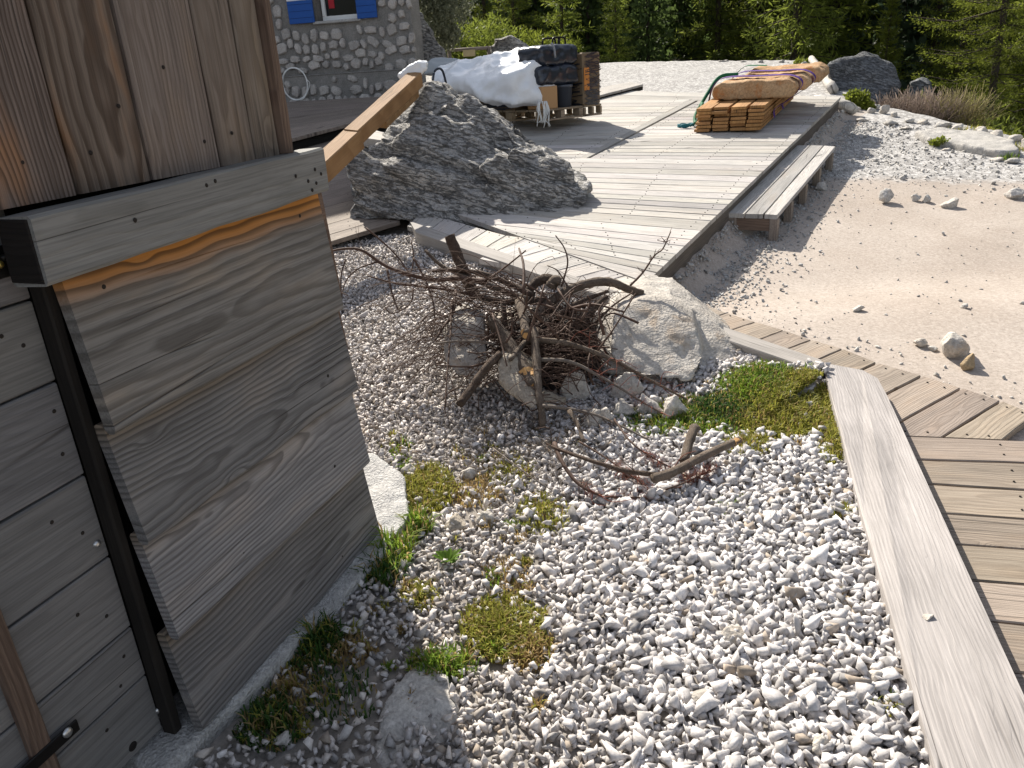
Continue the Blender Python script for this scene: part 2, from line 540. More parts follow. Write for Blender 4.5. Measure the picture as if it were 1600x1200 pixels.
M_SILL = wood('hut_sill_wood', (.235, .23, .22), (.15, .145, .135), 60, .4, .5, .05, None, 0, .35)
M_DARKW = wood('dark_wet_shade_wood', (.016, .013, .011), (.008, .006, .005), 90, .5, 0, .1)  # near-black; also stands in for shade in the door gap and platform void
M_BROWNW = wood('brown_edge_wood', (.19, .13, .095), (.09, .055, .04), 90, .5, .5, .1)
M_NEW = wood('new_sawn_timber', (.44, .235, .09), (.28, .125, .04), 70, .5, .3, .12, None, 0, .25, fib=.25)
M_NEWT = wood('leaning_timber', (.34, .20, .09), (.22, .115, .045), 70, .5, .3, .12, None, 0, .25, fib=.25)
M_SHADEW = wood('shade_brown_wood', (.30, .25, .205), (.16, .12, .095), 100, .5, .7, .15, None, 0, .5)  # darker, browner copy of the deck wood with shade put into its colour
M_SIDE = wood('shaded_deck_side_wood', (.17, .145, .125), (.09, .072, .058), 100, .5, .5, .12, None, 0, .5)  # still darker version: shade on the deck's side put into the colour
M_WHITEW = wood('silver_log_wood', (.58, .55, .50), (.38, .34, .29), 60, .5, .4, .1)
M_BOULDER = stone_mat('boulder_limestone', (.54, .52, .49), (.36, .345, .325), (.10, .097, .092), .5, 2.0, None, 0, 1., strata=.36, bd=.06)
M_DARKROCK = stone_mat('dark_lichen_rock', (.22, .225, .23), (.14, .145, .15), (.07, .07, .075), .6, 2.2, None, 0, 1., strata=.4)
M_WHITE = stone_mat('pale_limestone', (.58, .54, .485), (.47, .43, .38), (.27, .24, .21), .35, 4., (.38, .27, .17), .5, .7)
M_CREAM = stone_mat('cream_stone', (.44, .385, .31), (.35, .30, .24), (.2, .16, .12), .35, 5., (.33, .24, .15), .4, .6)
M_YARDSTONE = stone_mat('yard_stone', (.50, .475, .44), (.40, .38, .35), (.3, .28, .25), .3, 5., None, 0, .5)
M_OCHRE = stone_mat('ochre_stone', (.42, .33, .21), (.35, .25, .14), (.22, .15, .09), .5, 6., None, 0, .5)
M_CONC = stone_mat('rough_concrete', (.54, .53, .51), (.43, .42, .405), (.25, .245, .24), .3, 6., None, 0, .9)
M_WALLSTONE = stone_mat('wall_stone', (.50, .465, .43), (.37, .345, .32), (.22, .21, .20), .4, 5., (.33, .26, .23), .3, .7)
M_MORTAR = stone_mat('mortar', (.30, .285, .265), (.225, .215, .20), (.13, .125, .12), .4, 5., None, 0, 1.)
M_BARK = stone_mat('bark', (.16, .115, .085), (.095, .065, .05), (.035, .026, .022), .5, 16., (.24, .2, .17), .35, 1.)
M_BARKG = stone_mat('grey_bark', (.26, .205, .16), (.16, .12, .09), (.05, .04, .035), .5, 16., (.30, .27, .24), .35, 1.)
M_TWIG = plain('twig', (.085, .052, .038), .75, 0, .4, 40)
M_TWIGG = plain('grey_twig', (.15, .125, .105), .8, 0, .4, 40)
M_RED = plain('dead_needles', (.17, .055, .035), .8, 0, .4, 60)
M_CUT = plain('fresh_cut_wood', (.58, .34, .14), .7, 0, .35, 30)
M_CHAR = plain('char_and_hollow_dark', (.018, .015, .014), .8, 0, .5, 40)
M_LOGEND = plain('log_end', (.16, .10, .06), .8, 0, .5, 30)
M_BLUE = plain('blue_paint', (.012, .075, .30), .5, 0, .12, 8)
M_WPAINT = plain('white_paint', (.76, .76, .74), .5, 0, .06, 8)
M_BLACK = plain('black_iron', (.018, .017, .016), .45, .6, .3)
M_STEEL = plain('galvanised_steel', (.55, .55, .54), .35, .9, .15)
M_BRASS = plain('brass', (.55, .42, .12), .35, .9, .2)
M_HOLE = plain('nail_head', (.025, .02, .017), .7, .2, .3)
M_BLOCKER = plain('blocker_dark', (.015, .014, .013), .9)

# ------------------------------------------------------------------ the ground: one sheet to the horizon
def axis(lo, hi, step, far, k=1.28):
    a = list(np.arange(lo, hi + 1e-6, step))
    s = step
    x = hi
    while x < far: s *= k; x += s; a.append(x)
    s = step; x = lo; pre = []
    while x > -far: s *= k; x -= s; pre.append(x)
    return pre[::-1] + a
gx, gy = axis(-5, 9, .14, 260), axis(0, 19, .14, 260)
nx, ny = len(gx), len(gy)
GV = np.array([(x, y, T(x, y)) for y in gy for x in gx])
idx = np.arange(nx * ny).reshape(ny, nx)
q = np.stack([idx[:-1, :-1], idx[:-1, 1:], idx[1:, 1:], idx[1:, :-1]], -1).reshape(-1, 4)
GT = np.concatenate([q[:, [0, 1, 2]], q[:, [0, 2, 3]]])
BEDLINE = [at(640, 345, .1), at(1285, 570, .1), at(1420, 1060, .1)]
def in_bed(X, Y):                               # left of the edging beams
    a, b, c = BEDLINE
    def side(p, q): return (q.x - p.x) * (Y - p.y) - (q.y - p.y) * (X - p.x)
    if Y > b.y: return side(a, b) < 0
    return side(b, c) < 0
zone = np.zeros((len(GV), 3))
for i, (X, Y, Z) in enumerate(GV):
    ins = inside(X, Y)
    bed = in_bed(X, Y) and Y < 6.5
    zone[i] = (1. if not ins and edge_dist(X, Y) > .5 else 0., 1. if bed else 0., sm(8.5, 12.5, Y) if right_of_deck(X, Y) < .3 else sm(6.7, 8.3, Y + .35 * (X - 3)))
k = N('ground_surface')
p = k.pos()
zr, zb, zp = k.sep(k.attr('tint'))
n1 = k.noise(p, 1.3, 5, .6); n2 = k.noise(p, 45, 5, .7); n3 = k.noise(p, 7, 4, .6); vd = k.voro(p, 60); vc = k.voro(p, 26, 'F1', 'Color')
sand = k.mix(k.rng(n1, .3, .7), (.36, .305, .258), (.43, .375, .325))
sand = k.mix(1., sand, k.ramp(n2, [(.3, (.74, .73, .72)), (.68, (1.12, 1.12, 1.13))]), 'MULTIPLY')
spk = k.noise(p, 85, 2, .5)
sand = k.mix(k.rng(spk, .60, .68, 0., .5), sand, (.21, .185, .16)); sand = k.mix(k.rng(spk, .40, .33, 0., .5), sand, (.50, .45, .40))
sand = k.mix(k.rng(n3, .55, .72, 0., .35), sand, (.33, .285, .245))
grav = k.mix(k.rng(k.sep(vc)[0], .1, .9), (.28, .27, .26), (.52, .505, .485))
grav = k.mix(k.rng(k.voro(p, 26, 'DISTANCE_TO_EDGE'), 0., .12, .75, 0.), grav, (.17, .155, .14))
soil = k.mix(n3, (.16, .13, .10), (.30, .265, .225))
soil = k.mix(k.rng(n1, .3, .6), soil, (.27, .25, .23))
soil = k.mix(1., soil, k.ramp(n2, [(.3, (.6,) * 3), (.7, (1.25,) * 3)]), 'MULTIPLY')
wood_floor = k.mix(n3, (.03, .035, .015), (.07, .065, .03))
c = k.mix(k.rng(k.mth('ADD', zp, k.mth('MULTIPLY', k.mth('SUBTRACT', n3, .5), .5)), .3, .7), sand, grav)
c = k.mix(zb, c, soil); c = k.mix(k.rng(zr, .3, .7), c, wood_floor)
k.col(c); k.rough(.9)
n4 = k.noise(p, 160, 3, .7)
k.bump(k.mth('ADD', k.mth('MULTIPLY', n4, .3), k.mth('MULTIPLY', n3, .25)), .6, .008)
ground = link('ground', tri_mesh('ground', GV, GT, k.m, zone, True))
tag(ground, kind='structure')

# ------------------------------------------------------------------ wooden hut on the left
WP = Vector((-.530, 2.243, 0)); WD = Vector((.3611, .9325, 0)).normalized(); WN = Vector((WD.y, -WD.x, 0))
def hp(s, z, o=0.): return WP + WD * s + WN * o + Vector((0, 0, z))
hut = empty('wooden_hut', hp(-.9, 0, -.6), 'weathered grey wooden hut with overlapping boards and a boarded door', 'hut')
UPN = WN
def hboard(name, s0, s1, zb, zt, ob, ot, mat, th=.028, **kw):
    return board(name, hut, [hp(s0, zb, ob), hp(s1, zb, ob), hp(s1, zt, ot), hp(s0, zt, ot)], mat, th, up=WN, **kw)
def vboard(name, s0, s1, zb, zt, o, mat, th=.028, **kw):
    return board(name, hut, [hp(s0, zb, o), hp(s0, zt, o), hp(s1, zt, o), hp(s1, zb, o)], mat, th, up=WN, **kw)
box_at('light_block_core', hut, frame(hp(-1.3, 1.28, -.76), WD, Vector((0, 0, 1))), 2.36, 1.3, 2.5, M_BLOCKER)  # dark box added inside the cladding to block light
# overlapping boards right of the door
for zb, zt, s0, s1, m in ((.868, 1.25, -.872, .0, M_HUT_S), (.602, .885, -.868, .012, M_HUT), (.338, .62, -.858, .02, M_HUT), (.065, .352, -.862, .02, M_HUT)):
    b_ = hboard('cladding_board', s0, s1, zb, zt, .048, .010, m, .028, bev=.0075, jit=.003, seg=10)
# side wall boards seen by their ends
for zb, zt in ((.90, 1.22), (.63, .89), (.36, .62), (.14, .35)):
    board('side_board', hut, [hp(.052, zb, .012), hp(.052, zb, -1.3), hp(.022, zt, -1.3), hp(.022, zt, .012)], M_BROWNW, .024, up=WD, jit=.004)
for zb, zt in ((1.34, 1.6), (1.6, 1.86), (1.86, 2.12), (2.12, 2.4)):
    board('side_board', hut, [hp(-.05, zb, -.05), hp(-.05, zb, -1.3), hp(-.07, zt, -1.3), hp(-.07, zt, -.05)], M_BROWNW, .024, up=WD, jit=.004)
# upper vertical boards
for s0, s1, m, o in ((-1.18, -.974, M_UP, .0), (-.966, -.777, M_UP, .002), (-.768, -.582, M_UP, -.001), (-.573, -.360, M_UP2, .001), (-.351, -.223, M_UP2, -.002), (-.219, -.122, M_UP2, .0)):
    vboard('upright_board', s0, s1, 1.328, 2.52, o, m, .026, seg=10)
for s0, s1 in ((-1.75, -1.19), (-2.3, -1.76), (-2.55, -2.31)):
    vboard('upright_board', s0, s1, 1.62, 2.52, -.004, M_UP, .026)
vboard('corner_batten', -.118, -.088, 1.332, 2.52, .022, M_BROWNW, .05, jit=.006, seg=12)
vboard('corner_post', -.06, -.02, 1.332, 1.52, -.03, M_SHADEW, .05, jit=.005, seg=8)
# sill beam between the two
board('sill_beam', hut, [hp(-.945, 1.196, .074), hp(-.03, 1.222, .074), hp(-.02, 1.337, .068), hp(-.938, 1.318, .068)], M_SILL, .085, up=WN, bev=.006, seg=12)
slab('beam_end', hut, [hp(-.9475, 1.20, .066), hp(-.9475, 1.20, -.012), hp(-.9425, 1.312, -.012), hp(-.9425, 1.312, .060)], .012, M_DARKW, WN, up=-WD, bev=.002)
vboard('gap_shade_strip', -.890, -.866, .05, 1.2, -.012, M_DARKW, .04, jit=.002)  # near-black strip standing in for the shaded gap beside the door
# the door of flush horizontal boards
zz = [.075, .243, .383, .573, .775, .985, 1.152, 1.292, 1.45, 1.6]
for za, zb in zip(zz[:-1], zz[1:]):
    hboard('door_board', -2.5, -.893, za + .0025, zb - .0025, -.05, -.05, M_DOOR, .03, bev=.003, jit=.001, seg=8)
vboard('door_batten', -1.185, -1.142, .085, .63, -.035, M_BROWNW, .02, jit=.002)
hboard('strap_hinge', -2.0, -1.085, .272, .302, -.031, -.031, M_BLACK, .006, bev=.002, jit=.003)
def stud(name, s, z, o, r, h, mat):
    V, Fc = [], []
    n = 12
    for rr, oo in ((r, 0), (r * .92, h * .6), (r * .5, h)):
        for i in range(n):
            a = i * 2 * math.pi / n
            V.append(hp(s + rr * math.cos(a), z + rr * math.sin(a), o + oo))
    for j in range(2):
        for i in range(n):
            i2 = (i + 1) % n
            Fc.append((j * n + i, j * n + i2, j * n + n + i2, j * n + n + i))
    Fc.append(tuple(range(2 * n, 3 * n)))
    ob = mk(name, V, Fc, mat, hut, frame(hp(s, z, o), WD, WN), True); fix(ob.data)
    return ob
for s, z, r in ((-.912, .618, .009), (-.888, .131, .008), (-1.112, .293, .011)):
    stud('bolt', s, z, -.05 if r < .01 else -.03, r, .006, M_STEEL)
for s, z in ((-.97, 1.105), (-.935, 1.075), (-.925, .84), (-.915, .93), (-.935, .66), (-1.0, .50), (-.93, .33), (-1.02, .20), (-.94, .45), (-.99, .72), (-.9585, .27)):
    stud('nail', s, z, -.05, .0045, .0015, M_HOLE)
for s, z, o in ((-.80, 1.155, .035), (-.13, 1.17, .035), (-.21, .905, .039), (-.74, .93, .039), (-.70, .66, .038), (-.12, .70, .036), (-.60, .40, .038), (-.16, .42, .037), (-.2, .12, .038), (-.72, 1.27, .0715), (-.50, 1.305, .0695), (-.47, 1.31, .0695), (-.17, 1.28, .071), (-.12, 1.26, .072), (-.08, 1.285, .071), (-.085, 1.25, .0725), (-.055, 1.27, .0715), (-.11, 1.235, .0735)):
    stud('nail', s, z, o, .005, .0015, M_HOLE)
for s, z in ((-.625, 1.48), (-.72, 1.40), (-.48, 1.55), (-.40, 1.39), (-.30, 1.40), (-.87, 1.40)):
    stud('nail', s, z, .001, .0045, .002, M_HOLE)
stud('drop_stain_knot', -.975, .105, -.05, .012, .0012, M_DARKW)
hboard('latch_plate', -1.02, -.915, 1.205, 1.262, -.044, -.044, M_BLACK, .006, bev=.002)
stud('latch_pin', -.94, 1.232, -.044, .0085, .012, M_BRASS)
stud('latch_screw', -.947, 1.253, -.044, .005, .003, M_STEEL)
tb = Tubes(); tb.add([hp(-.94, 1.243, -.03), hp(-.90, 1.246, -.025), hp(-.865, 1.25, -.02)], .006); tb.build('latch_bar', M_BLACK, hut)
tb = Tubes()
hk = hp(.058, 1.06, -.03)
tb.add([hk, hk + WD * .02, hk + WD * .03 + Vector((0, 0, -.02))], .006)
tb.add([hk + Vector((0, 0, .03)), hk + WD * .018 + Vector((0, 0, .035))], .006, n=1)
tb.build('wall_hook', M_BLACK, hut)
for i in range(6):
    o0 = .12 - i * .27
    board('roof_board', hut, [hp(-2.7, 2.56 + i * .07, o0), hp(-.02, 2.56 + i * .07, o0), hp(-.02, 2.64 + i * .07, o0 - .3), hp(-2.7, 2.64 + i * .07, o0 - .3)], M_SHADEW, .025)
# the rough concrete it stands on
pts = [at(q[0], q[1], .055) for q in ((250, 1215), (300, 1158), (570, 884), (604, 862), (640, 805), (634, 742), (585, 704))] + [hp(.25, .06, -.5), hp(-.9, .06, -.5)]
pts += [p_ + Vector((0, 0, -.12)) for p_ in pts]
f_ = rock('concrete_footing', pts, M_CONC, .012, .012, 9, 3)
tag(f_, 'rough pale concrete footing sticking out from under the hut corner', 'footing')

# ------------------------------------------------------------------ timber edging, walkway planks
walk = empty('wooden_walkway', at(1480, 800, 0), 'brown plank walkway that fans round the gravel bed beside the edging beams', 'walkway')
def quad(l0, l1, off, gap=.003):
    a0, a1, b0, b1 = at(*l0[0], off), at(*l0[1], off), at(*l1[0], off), at(*l1[1], off)
    d0 = (b0 - a0).normalized() * gap; d1 = (b1 - a1).normalized() * gap
    return [a0 + d0, a1 + d1, b1 - d1, b0 - d0]
def ext(l, xl=None, xr=None):
    (x0, y0), (x1, y1) = l
    s = (y1 - y0) / (x1 - x0)
    xa = x0 if xl is None else xl; xb = x1 if xr is None else xr
    return ((xa, y0 + s * (xa - x0)), (xb, y1 + s * (xb - x1)))
WL = [((1417, 681), (1585, 687.5)), ((1430, 717), (1600, 723)), ((1460, 757), (1600, 766)), ((1476, 802), (1600, 811)), ((1496, 850), (1600, 858)), ((1520, 906), (1600, 913)), ((1544, 969), (1600, 975)), ((1580, 1050), (1600, 1052)), ((1600, 1150), (1700, 1158)), ((1640, 1270), (1760, 1280))]
WL = [ext(l, l[0][0] - 60, 1980) for l in WL]
gaps = [.004, .009, .002, .003, .003, .004, .004, .005, .004, .004]
for i in range(len(WL) - 1):
    b_ = quad(WL[i], WL[i + 1], .03, max(.002, gaps[i] * .8))
    board('plank', walk, b_, M_WALK, .035)
FAN = [((980, 446), (1005, 440)), ((1030, 463), (1046, 458.5)), ((1080, 480), (1095, 474)), ((1108, 498), (1135, 489)), ((1155, 511.5), (1180, 503)), ((1198, 526), (1224, 516)), ((1238, 542), (1267, 531)), ((1278, 561), (1316, 545)), ((1320, 590), (1370, 567)), ((1345, 636), (1441, 587)), ((1366, 682), (1502, 606)), ((1440, 703), (1564, 626.5)), ((1540, 708), (1618, 648))]
for i in range(len(FAN) - 1):
    l0, l1 = FAN[i], FAN[i + 1]
    l0 = ext(l0, l0[0][0] - 26); l1 = ext(l1, l1[0][0] - 26)
    b_ = quad(l0, l1, .032, .0022 if i not in (7, 8, 9, 10) else .006)
    if i >= 9:          # the last ones are cut off along the straight planks
        def cut(l):
            (x0, y0), (x1, y1) = l
            s = (y1 - y0) / (x1 - x0)
            s2 = .0387; yb = 680.5 - 1417 * s2
            xc = (y0 - s * x0 - yb) / (s2 - s)
            return ((max(xc, FAN[i][0][0] - 30), y0 + s * (max(xc, FAN[i][0][0] - 30) - x0)), (x1, y1))
        b_ = quad(cut(FAN[i]), cut(FAN[i + 1]), .032, .005)
    board('plank', walk, b_, M_WALK, .035)
# strip between the beam and the deck's mitred edge
FAN2 = [((640, 349), (655, 334)), ((672, 359), (694, 342)), ((703, 369), (728, 351)), ((732, 378), (760, 360)), ((760, 386), (790, 368)), ((778, 391), (822, 372)), ((811, 402), (860, 388)), ((841, 411.5), (890, 397.5)), ((875, 421.5), (919, 409.5)), ((905, 432), (948, 420.5)), ((940, 442), (978, 430)), ((978, 452), (1008, 440.5))]
for i in range(len(FAN2) - 1):
    l0, l1 = FAN2[i], FAN2[i + 1]
    e_x = 30 if i > 4 else 4
    l0 = ext(l0, l0[0][0] - e_x); l1 = ext(l1, l1[0][0] - e_x)
    board('plank', walk, quad(l0, l1, .134, .0035), M_DECK, .035)
# planks left of the boulder, their shade put into a darker wood
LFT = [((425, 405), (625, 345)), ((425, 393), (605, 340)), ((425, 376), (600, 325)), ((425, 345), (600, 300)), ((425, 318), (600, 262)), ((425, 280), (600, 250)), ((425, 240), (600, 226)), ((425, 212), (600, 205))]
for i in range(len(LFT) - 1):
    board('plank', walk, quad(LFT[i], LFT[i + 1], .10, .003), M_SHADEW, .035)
B1 = [at(640, 345, .155), at(1283, 561, .105), at(1287, 583, .10), at(650, 363, .15)]
e_ = board('edging_beam', None, B1, M_BEAM, .10, bev=.006, seg=14, jit=.004)
tag(e_, 'long sunlit timber edging beam running behind the brush pile', 'beam', 'timber edging beams')
xl = lambda y: 1286 + .2756 * (y - 567)
xr = lambda y: 1384 + .4567 * (y - 612)
top = [at(1286, 566, .105), at(1347, 577, .105), at(1371, 590, .105), at(1386, 617, .105), at(xr(900), 900, .105), at(xr(1250), 1250, .105), at(xr(1500), 1500, .105), at(xl(1500), 1500, .105), at(xl(1150), 1150, .105), at(xl(800) - 4, 800, .105)]
e_ = slab('edging_beam', None, top, .10, M_BEAM, top[5] - top[3])
tag(e_, 'wide pale timber edging beam with a rounded far end, nearest the camera', 'beam', 'timber edging beams')
# a pebble left on the beam, bolt heads in it
for px_, py_, r in ((1449, 982, .014), (1375, 677, .01), (1340, 648, .006), (1342, 619, .006), (1400, 754, .005), (1437, 764, .0055), (1441, 800, .0055)):
    c_ = at(px_, py_, .105)
    V = [c_ + Vector((r * math.cos(a), r * math.sin(a), .0004 + dz)) for dz in (0, .0012) for a in np.linspace(0, 2 * math.pi, 13)[:-1]]
    Fc = [tuple(range(12, 24))] + [(i, (i + 1) % 12, 12 + (i + 1) % 12, 12 + i) for i in range(12)]
    mk('bolt', V, Fc, M_HOLE if r < .01 else plain('dull_bolt', (.2, .18, .16), .6, .3), e_)

# ------------------------------------------------------------------ the deck
deck = empty('wooden_deck', at(1000, 300, 0), 'large sun bleached plank deck rising beside the grey boulder', 'deck')
OFF = .14
def slope(y):
    tb_ = [(150, .03), (170, .0), (200, -.01), (250, .012), (300, .035), (345, .07), (374, .1), (384, .115), (397, .135), (407, .16), (416, .19), (426, .22), (440, .25)]
    for (a, sa), (b, sb) in zip(tb_[:-1], tb_[1:]):
        if y <= b: return sa + (sb - sa) * max(0, (y - a)) / (b - a)
    return .25
def edge_x(y): return 1011 + (440 - y) * (1313 - 1011) / (440 - 152)
ys = [440, 426, 416, 407, 397, 384.5, 374, 360, 345]
while ys[-1] > 153:
    y0 = ys[-1]
    p0 = at(edge_x(y0), y0, OFF)
    want = random.choice((.135, .16, .16, .185))
    y1 = y0 - .5
    while y1 > 150 and (at(edge_x(y1), y1, OFF) - p0).length < want * 1.05: y1 -= .5
    ys.append(y1)
ys[-1] = 151
def seam_x(y): return 885 + (262 - y) * (1082 - 885) / (262 - 158)
def seam_hit(y, dx=0):
    s = slope(y); x = edge_x(y)
    for _ in range(30):
        yy_ = y - s * (edge_x(y) - x); x = seam_x(yy_) + dx
    return (x, y - s * (edge_x(y) - x))
def left_hit(y):
    s = slope(y)
    # where the joint meets the mitre line (820,372)-(1010,440)
    m = 68 / 190.
    x = (440 - m * 1010 - (y - s * edge_x(y))) / (s - m) if abs(s - m) > .01 else 1000
    return (x, y - s * (edge_x(y) - x))
for i in range(len(ys) - 1):
    ya, yb = ys[i], ys[i + 1]
    def left(y):
        if y > 350: return left_hit(y)
        if y > 258: return (770, y - slope(y) * (edge_x(y) - 770))
        return seam_hit(y, 9)
    if yb < 158:
        left = lambda y: (940, y - slope(y) * (edge_x(y) - 940))
    la, lb = (left(ya), (edge_x(ya), ya)), (left(yb), (edge_x(yb), yb))
    if ya == 440: la = ((1002, 438), (edge_x(440), 440))
    board('plank', deck, quad(la, lb, OFF + random.uniform(-.002, .002), random.choice((.0025, .003, .004, .006))), M_DECK, .035)
    if ya < 270 and yb >= 158:
        def lf(y):
            h_ = seam_hit(y, -9)
            return ((700, h_[1] - (slope(y) - .015) * (h_[0] - 700)), h_)
        board('plank', deck, quad(lf(ya - 1.5), lf(yb - 1.5), OFF + random.uniform(-.002, .002), .003), M_DECK, .035)
board('seam_plank', deck, [at(870, 262, OFF), at(1076, 155, OFF), at(1092, 155, OFF), at(888, 262, OFF)], M_DECK, .035)
e0, e1 = at(1011, 440, OFF), at(1313, 152, OFF)
ed = (e1 - e0).normalized(); sidev = Vector((ed.y, -ed.x, 0)).normalized()
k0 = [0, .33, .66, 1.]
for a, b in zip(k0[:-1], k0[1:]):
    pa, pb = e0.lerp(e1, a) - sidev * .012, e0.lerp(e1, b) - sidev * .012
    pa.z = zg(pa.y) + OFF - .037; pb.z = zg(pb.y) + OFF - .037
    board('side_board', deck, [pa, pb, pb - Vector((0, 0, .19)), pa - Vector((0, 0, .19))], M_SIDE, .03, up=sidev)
for t_ in np.linspace(.05, .97, 8):
    pp = e0.lerp(e1, float(t_)) - sidev * .09; zt_ = zg(pp.y) + OFF - .04
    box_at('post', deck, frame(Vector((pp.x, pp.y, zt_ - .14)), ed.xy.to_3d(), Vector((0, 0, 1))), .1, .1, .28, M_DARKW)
# low step right of the wrapped pallet
st = empty('wooden_step', at(970, 150, OFF), 'low dark edged plank step lying on the deck right of the pallet stack', 'step')
sa = [at(925, 152, OFF + .05), at(1005, 131.5, OFF + .05), at(985, 128, OFF + .05), at(905, 143, OFF + .05)]
board('plank', st, sa, M_DECK, .03)
sb = [sa[0] - Vector((0, 0, .031)), sa[1] - Vector((0, 0, .031))]
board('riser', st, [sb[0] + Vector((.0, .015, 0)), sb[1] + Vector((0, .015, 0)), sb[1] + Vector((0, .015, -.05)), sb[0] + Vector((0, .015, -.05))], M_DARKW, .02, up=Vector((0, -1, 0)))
# raised shaded platform in front of the stone house
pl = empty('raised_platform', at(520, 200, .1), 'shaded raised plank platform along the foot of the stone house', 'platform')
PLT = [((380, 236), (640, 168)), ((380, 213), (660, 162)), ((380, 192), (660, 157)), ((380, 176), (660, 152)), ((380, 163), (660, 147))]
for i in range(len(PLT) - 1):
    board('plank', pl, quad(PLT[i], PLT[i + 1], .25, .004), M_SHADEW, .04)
fr = [at(380, 236, .25), at(640, 168, .25)]
dv = (fr[1] - fr[0]).normalized(); fo = Vector((-dv.y, dv.x, 0)) * .06
board('void_shade_board', pl, [fr[0] + fo - Vector((0, 0, .045)), fr[1] + fo - Vector((0, 0, .045)), fr[1] + fo - Vector((0, 0, .2)), fr[0] + fo - Vector((0, 0, .2))], M_DARKW, .04, up=-fo)  # near-black board standing in for the shade under the platform

for own in (deck, walk):
    V, Fc = [], []
    for pr_, a0, a1, b1, b0 in PLANKS:
        if pr_ is not own or (a1 - a0).length < .25: continue
        n_ = (a1 - a0).cross(b0 - a0).normalized()
        if n_.z < 0: n_ = -n_
        ux = (a1 - a0).normalized(); uy = n_.cross(ux)
        for t_ in ((.08, .92) if (a1 - a0).length < .8 else (.05, .35, .65, .95)):
            for w_ in (.27, .73):
                c_ = a0.lerp(a1, t_ + random.uniform(-.008, .008)).lerp(b0.lerp(b1, t_), w_ + random.uniform(-.05, .05))
                r_ = .0042; k_ = len(V)
                for hgt in (-.004, .0035):
                    for i in range(6): V.append(c_ + n_ * hgt + (ux * math.cos(i * 1.047) + uy * math.sin(i * 1.047)) * r_)
                Fc.append(tuple(range(k_ + 6, k_ + 12)))
                for i in range(6): Fc.append((k_ + i, k_ + (i + 1) % 6, k_ + 6 + (i + 1) % 6, k_ + 6 + i))
    mk('nail_heads', V, Fc, M_HOLE, own)['kind'] = 'stuff'
# ------------------------------------------------------------------ bench along the deck
bn = empty('low_bench', onT(1215, 355), 'long low three plank bench standing beside the deck edge', 'bench')
BO = .055
near = [(1134, 333), (1164, 334), (1193.5, 334.5), (1216, 336)]
far = [(1241, 227), (1266, 227), (1287, 227.5), (1306, 229)]
for i in range(3):
    board('seat_plank', bn, quad((near[i], far[i]), (near[i + 1], far[i + 1]), BO, .004), M_DECK, .035)
f0, f1 = at(1214, 335.5, BO), at(1304.5, 229.5, BO); g0, g1 = at(1137, 333, BO), at(1243, 228, BO)
for t_ in (.015, .22, .45, .70, .96):
    pf, pg = f0.lerp(f1, t_), g0.lerp(g1, t_)
    for a_ in (.06, .9):
        pp = pf.lerp(pg, a_)
        zb_ = T(pp.x, pp.y) - .04; zt_ = pp.z - .037
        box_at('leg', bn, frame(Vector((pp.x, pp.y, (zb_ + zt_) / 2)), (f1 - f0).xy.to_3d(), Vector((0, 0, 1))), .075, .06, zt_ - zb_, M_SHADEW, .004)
dn = (f1 - f0).normalized()
board('end_panel', bn, [f0 + dn * .012 - Vector((0, 0, .037)), g0 + dn * .012 - Vector((0, 0, .037)), g0 + dn * .012 - Vector((0, 0, .13)), f0 + dn * .012 - Vector((0, 0, .13))], M_BROWNW, .03, up=-dn)

# ------------------------------------------------------------------ big boulder
def prism_pts(fr_, Yf, th, shrink=.8):
    """front outline in photo pixels at distance Yf (number or per point), and a smaller copy further back"""
    P = [deep(x, y, Yf if not isinstance(Yf, (list, tuple)) else Yf[i]) for i, (x, y) in enumerate(fr_)]
    c_ = sum(P, Vector()) / len(P)
    B = []
    for p_ in P:
        d_ = Vector((p_.x, p_.y, 0)).normalized()
        B.append(c_ + (p_ - c_) * shrink + d_ * th)
    return P + B
Ha = prism_pts([(548, 345), (541, 290), (541, 238), (575, 222), (655, 235), (740, 250), (790, 290), (800, 345), (770, 356), (660, 350), (600, 345)], [6.25, 6.3, 6.45, 6.6, 6.5, 6.3, 6.15, 6.0, 5.95, 5.98, 6.1], .9, .9)
Hb = prism_pts([(560, 300), (600, 225), (632, 160), (645, 133), (692, 127), (730, 146), (790, 192), (855, 240), (880, 300), (860, 345), (740, 345), (640, 330)], [6.35, 6.6, 6.95, 7.1, 7.1, 6.95, 6.75, 6.5, 6.25, 6.0, 5.98, 6.1], .8, .9)
Hc = prism_pts([(752, 262), (790, 236), (850, 228), (888, 266), (922, 298), (918, 318), (893, 352), (830, 360), (770, 356)], [6.15, 6.2, 6.35, 6.2, 6.1, 6.0, 5.85, 5.82, 5.9], .7, .9)
Hd = prism_pts([(600, 260), (650, 170), (700, 150), (780, 205), (850, 250), (870, 320), (800, 350), (680, 345)], [6.3, 6.75, 6.85, 6.6, 6.35, 6.0, 5.9, 6.0], .8, .9)
bl = rock('boulder', None, M_BOULDER, .018, .07, 2.8, 5, hulls=[Ha, Hb, Hc, Hd], strata=.04, facet=.012)
tag(bl, 'huge grey layered limestone boulder rising through the deck', 'boulder')

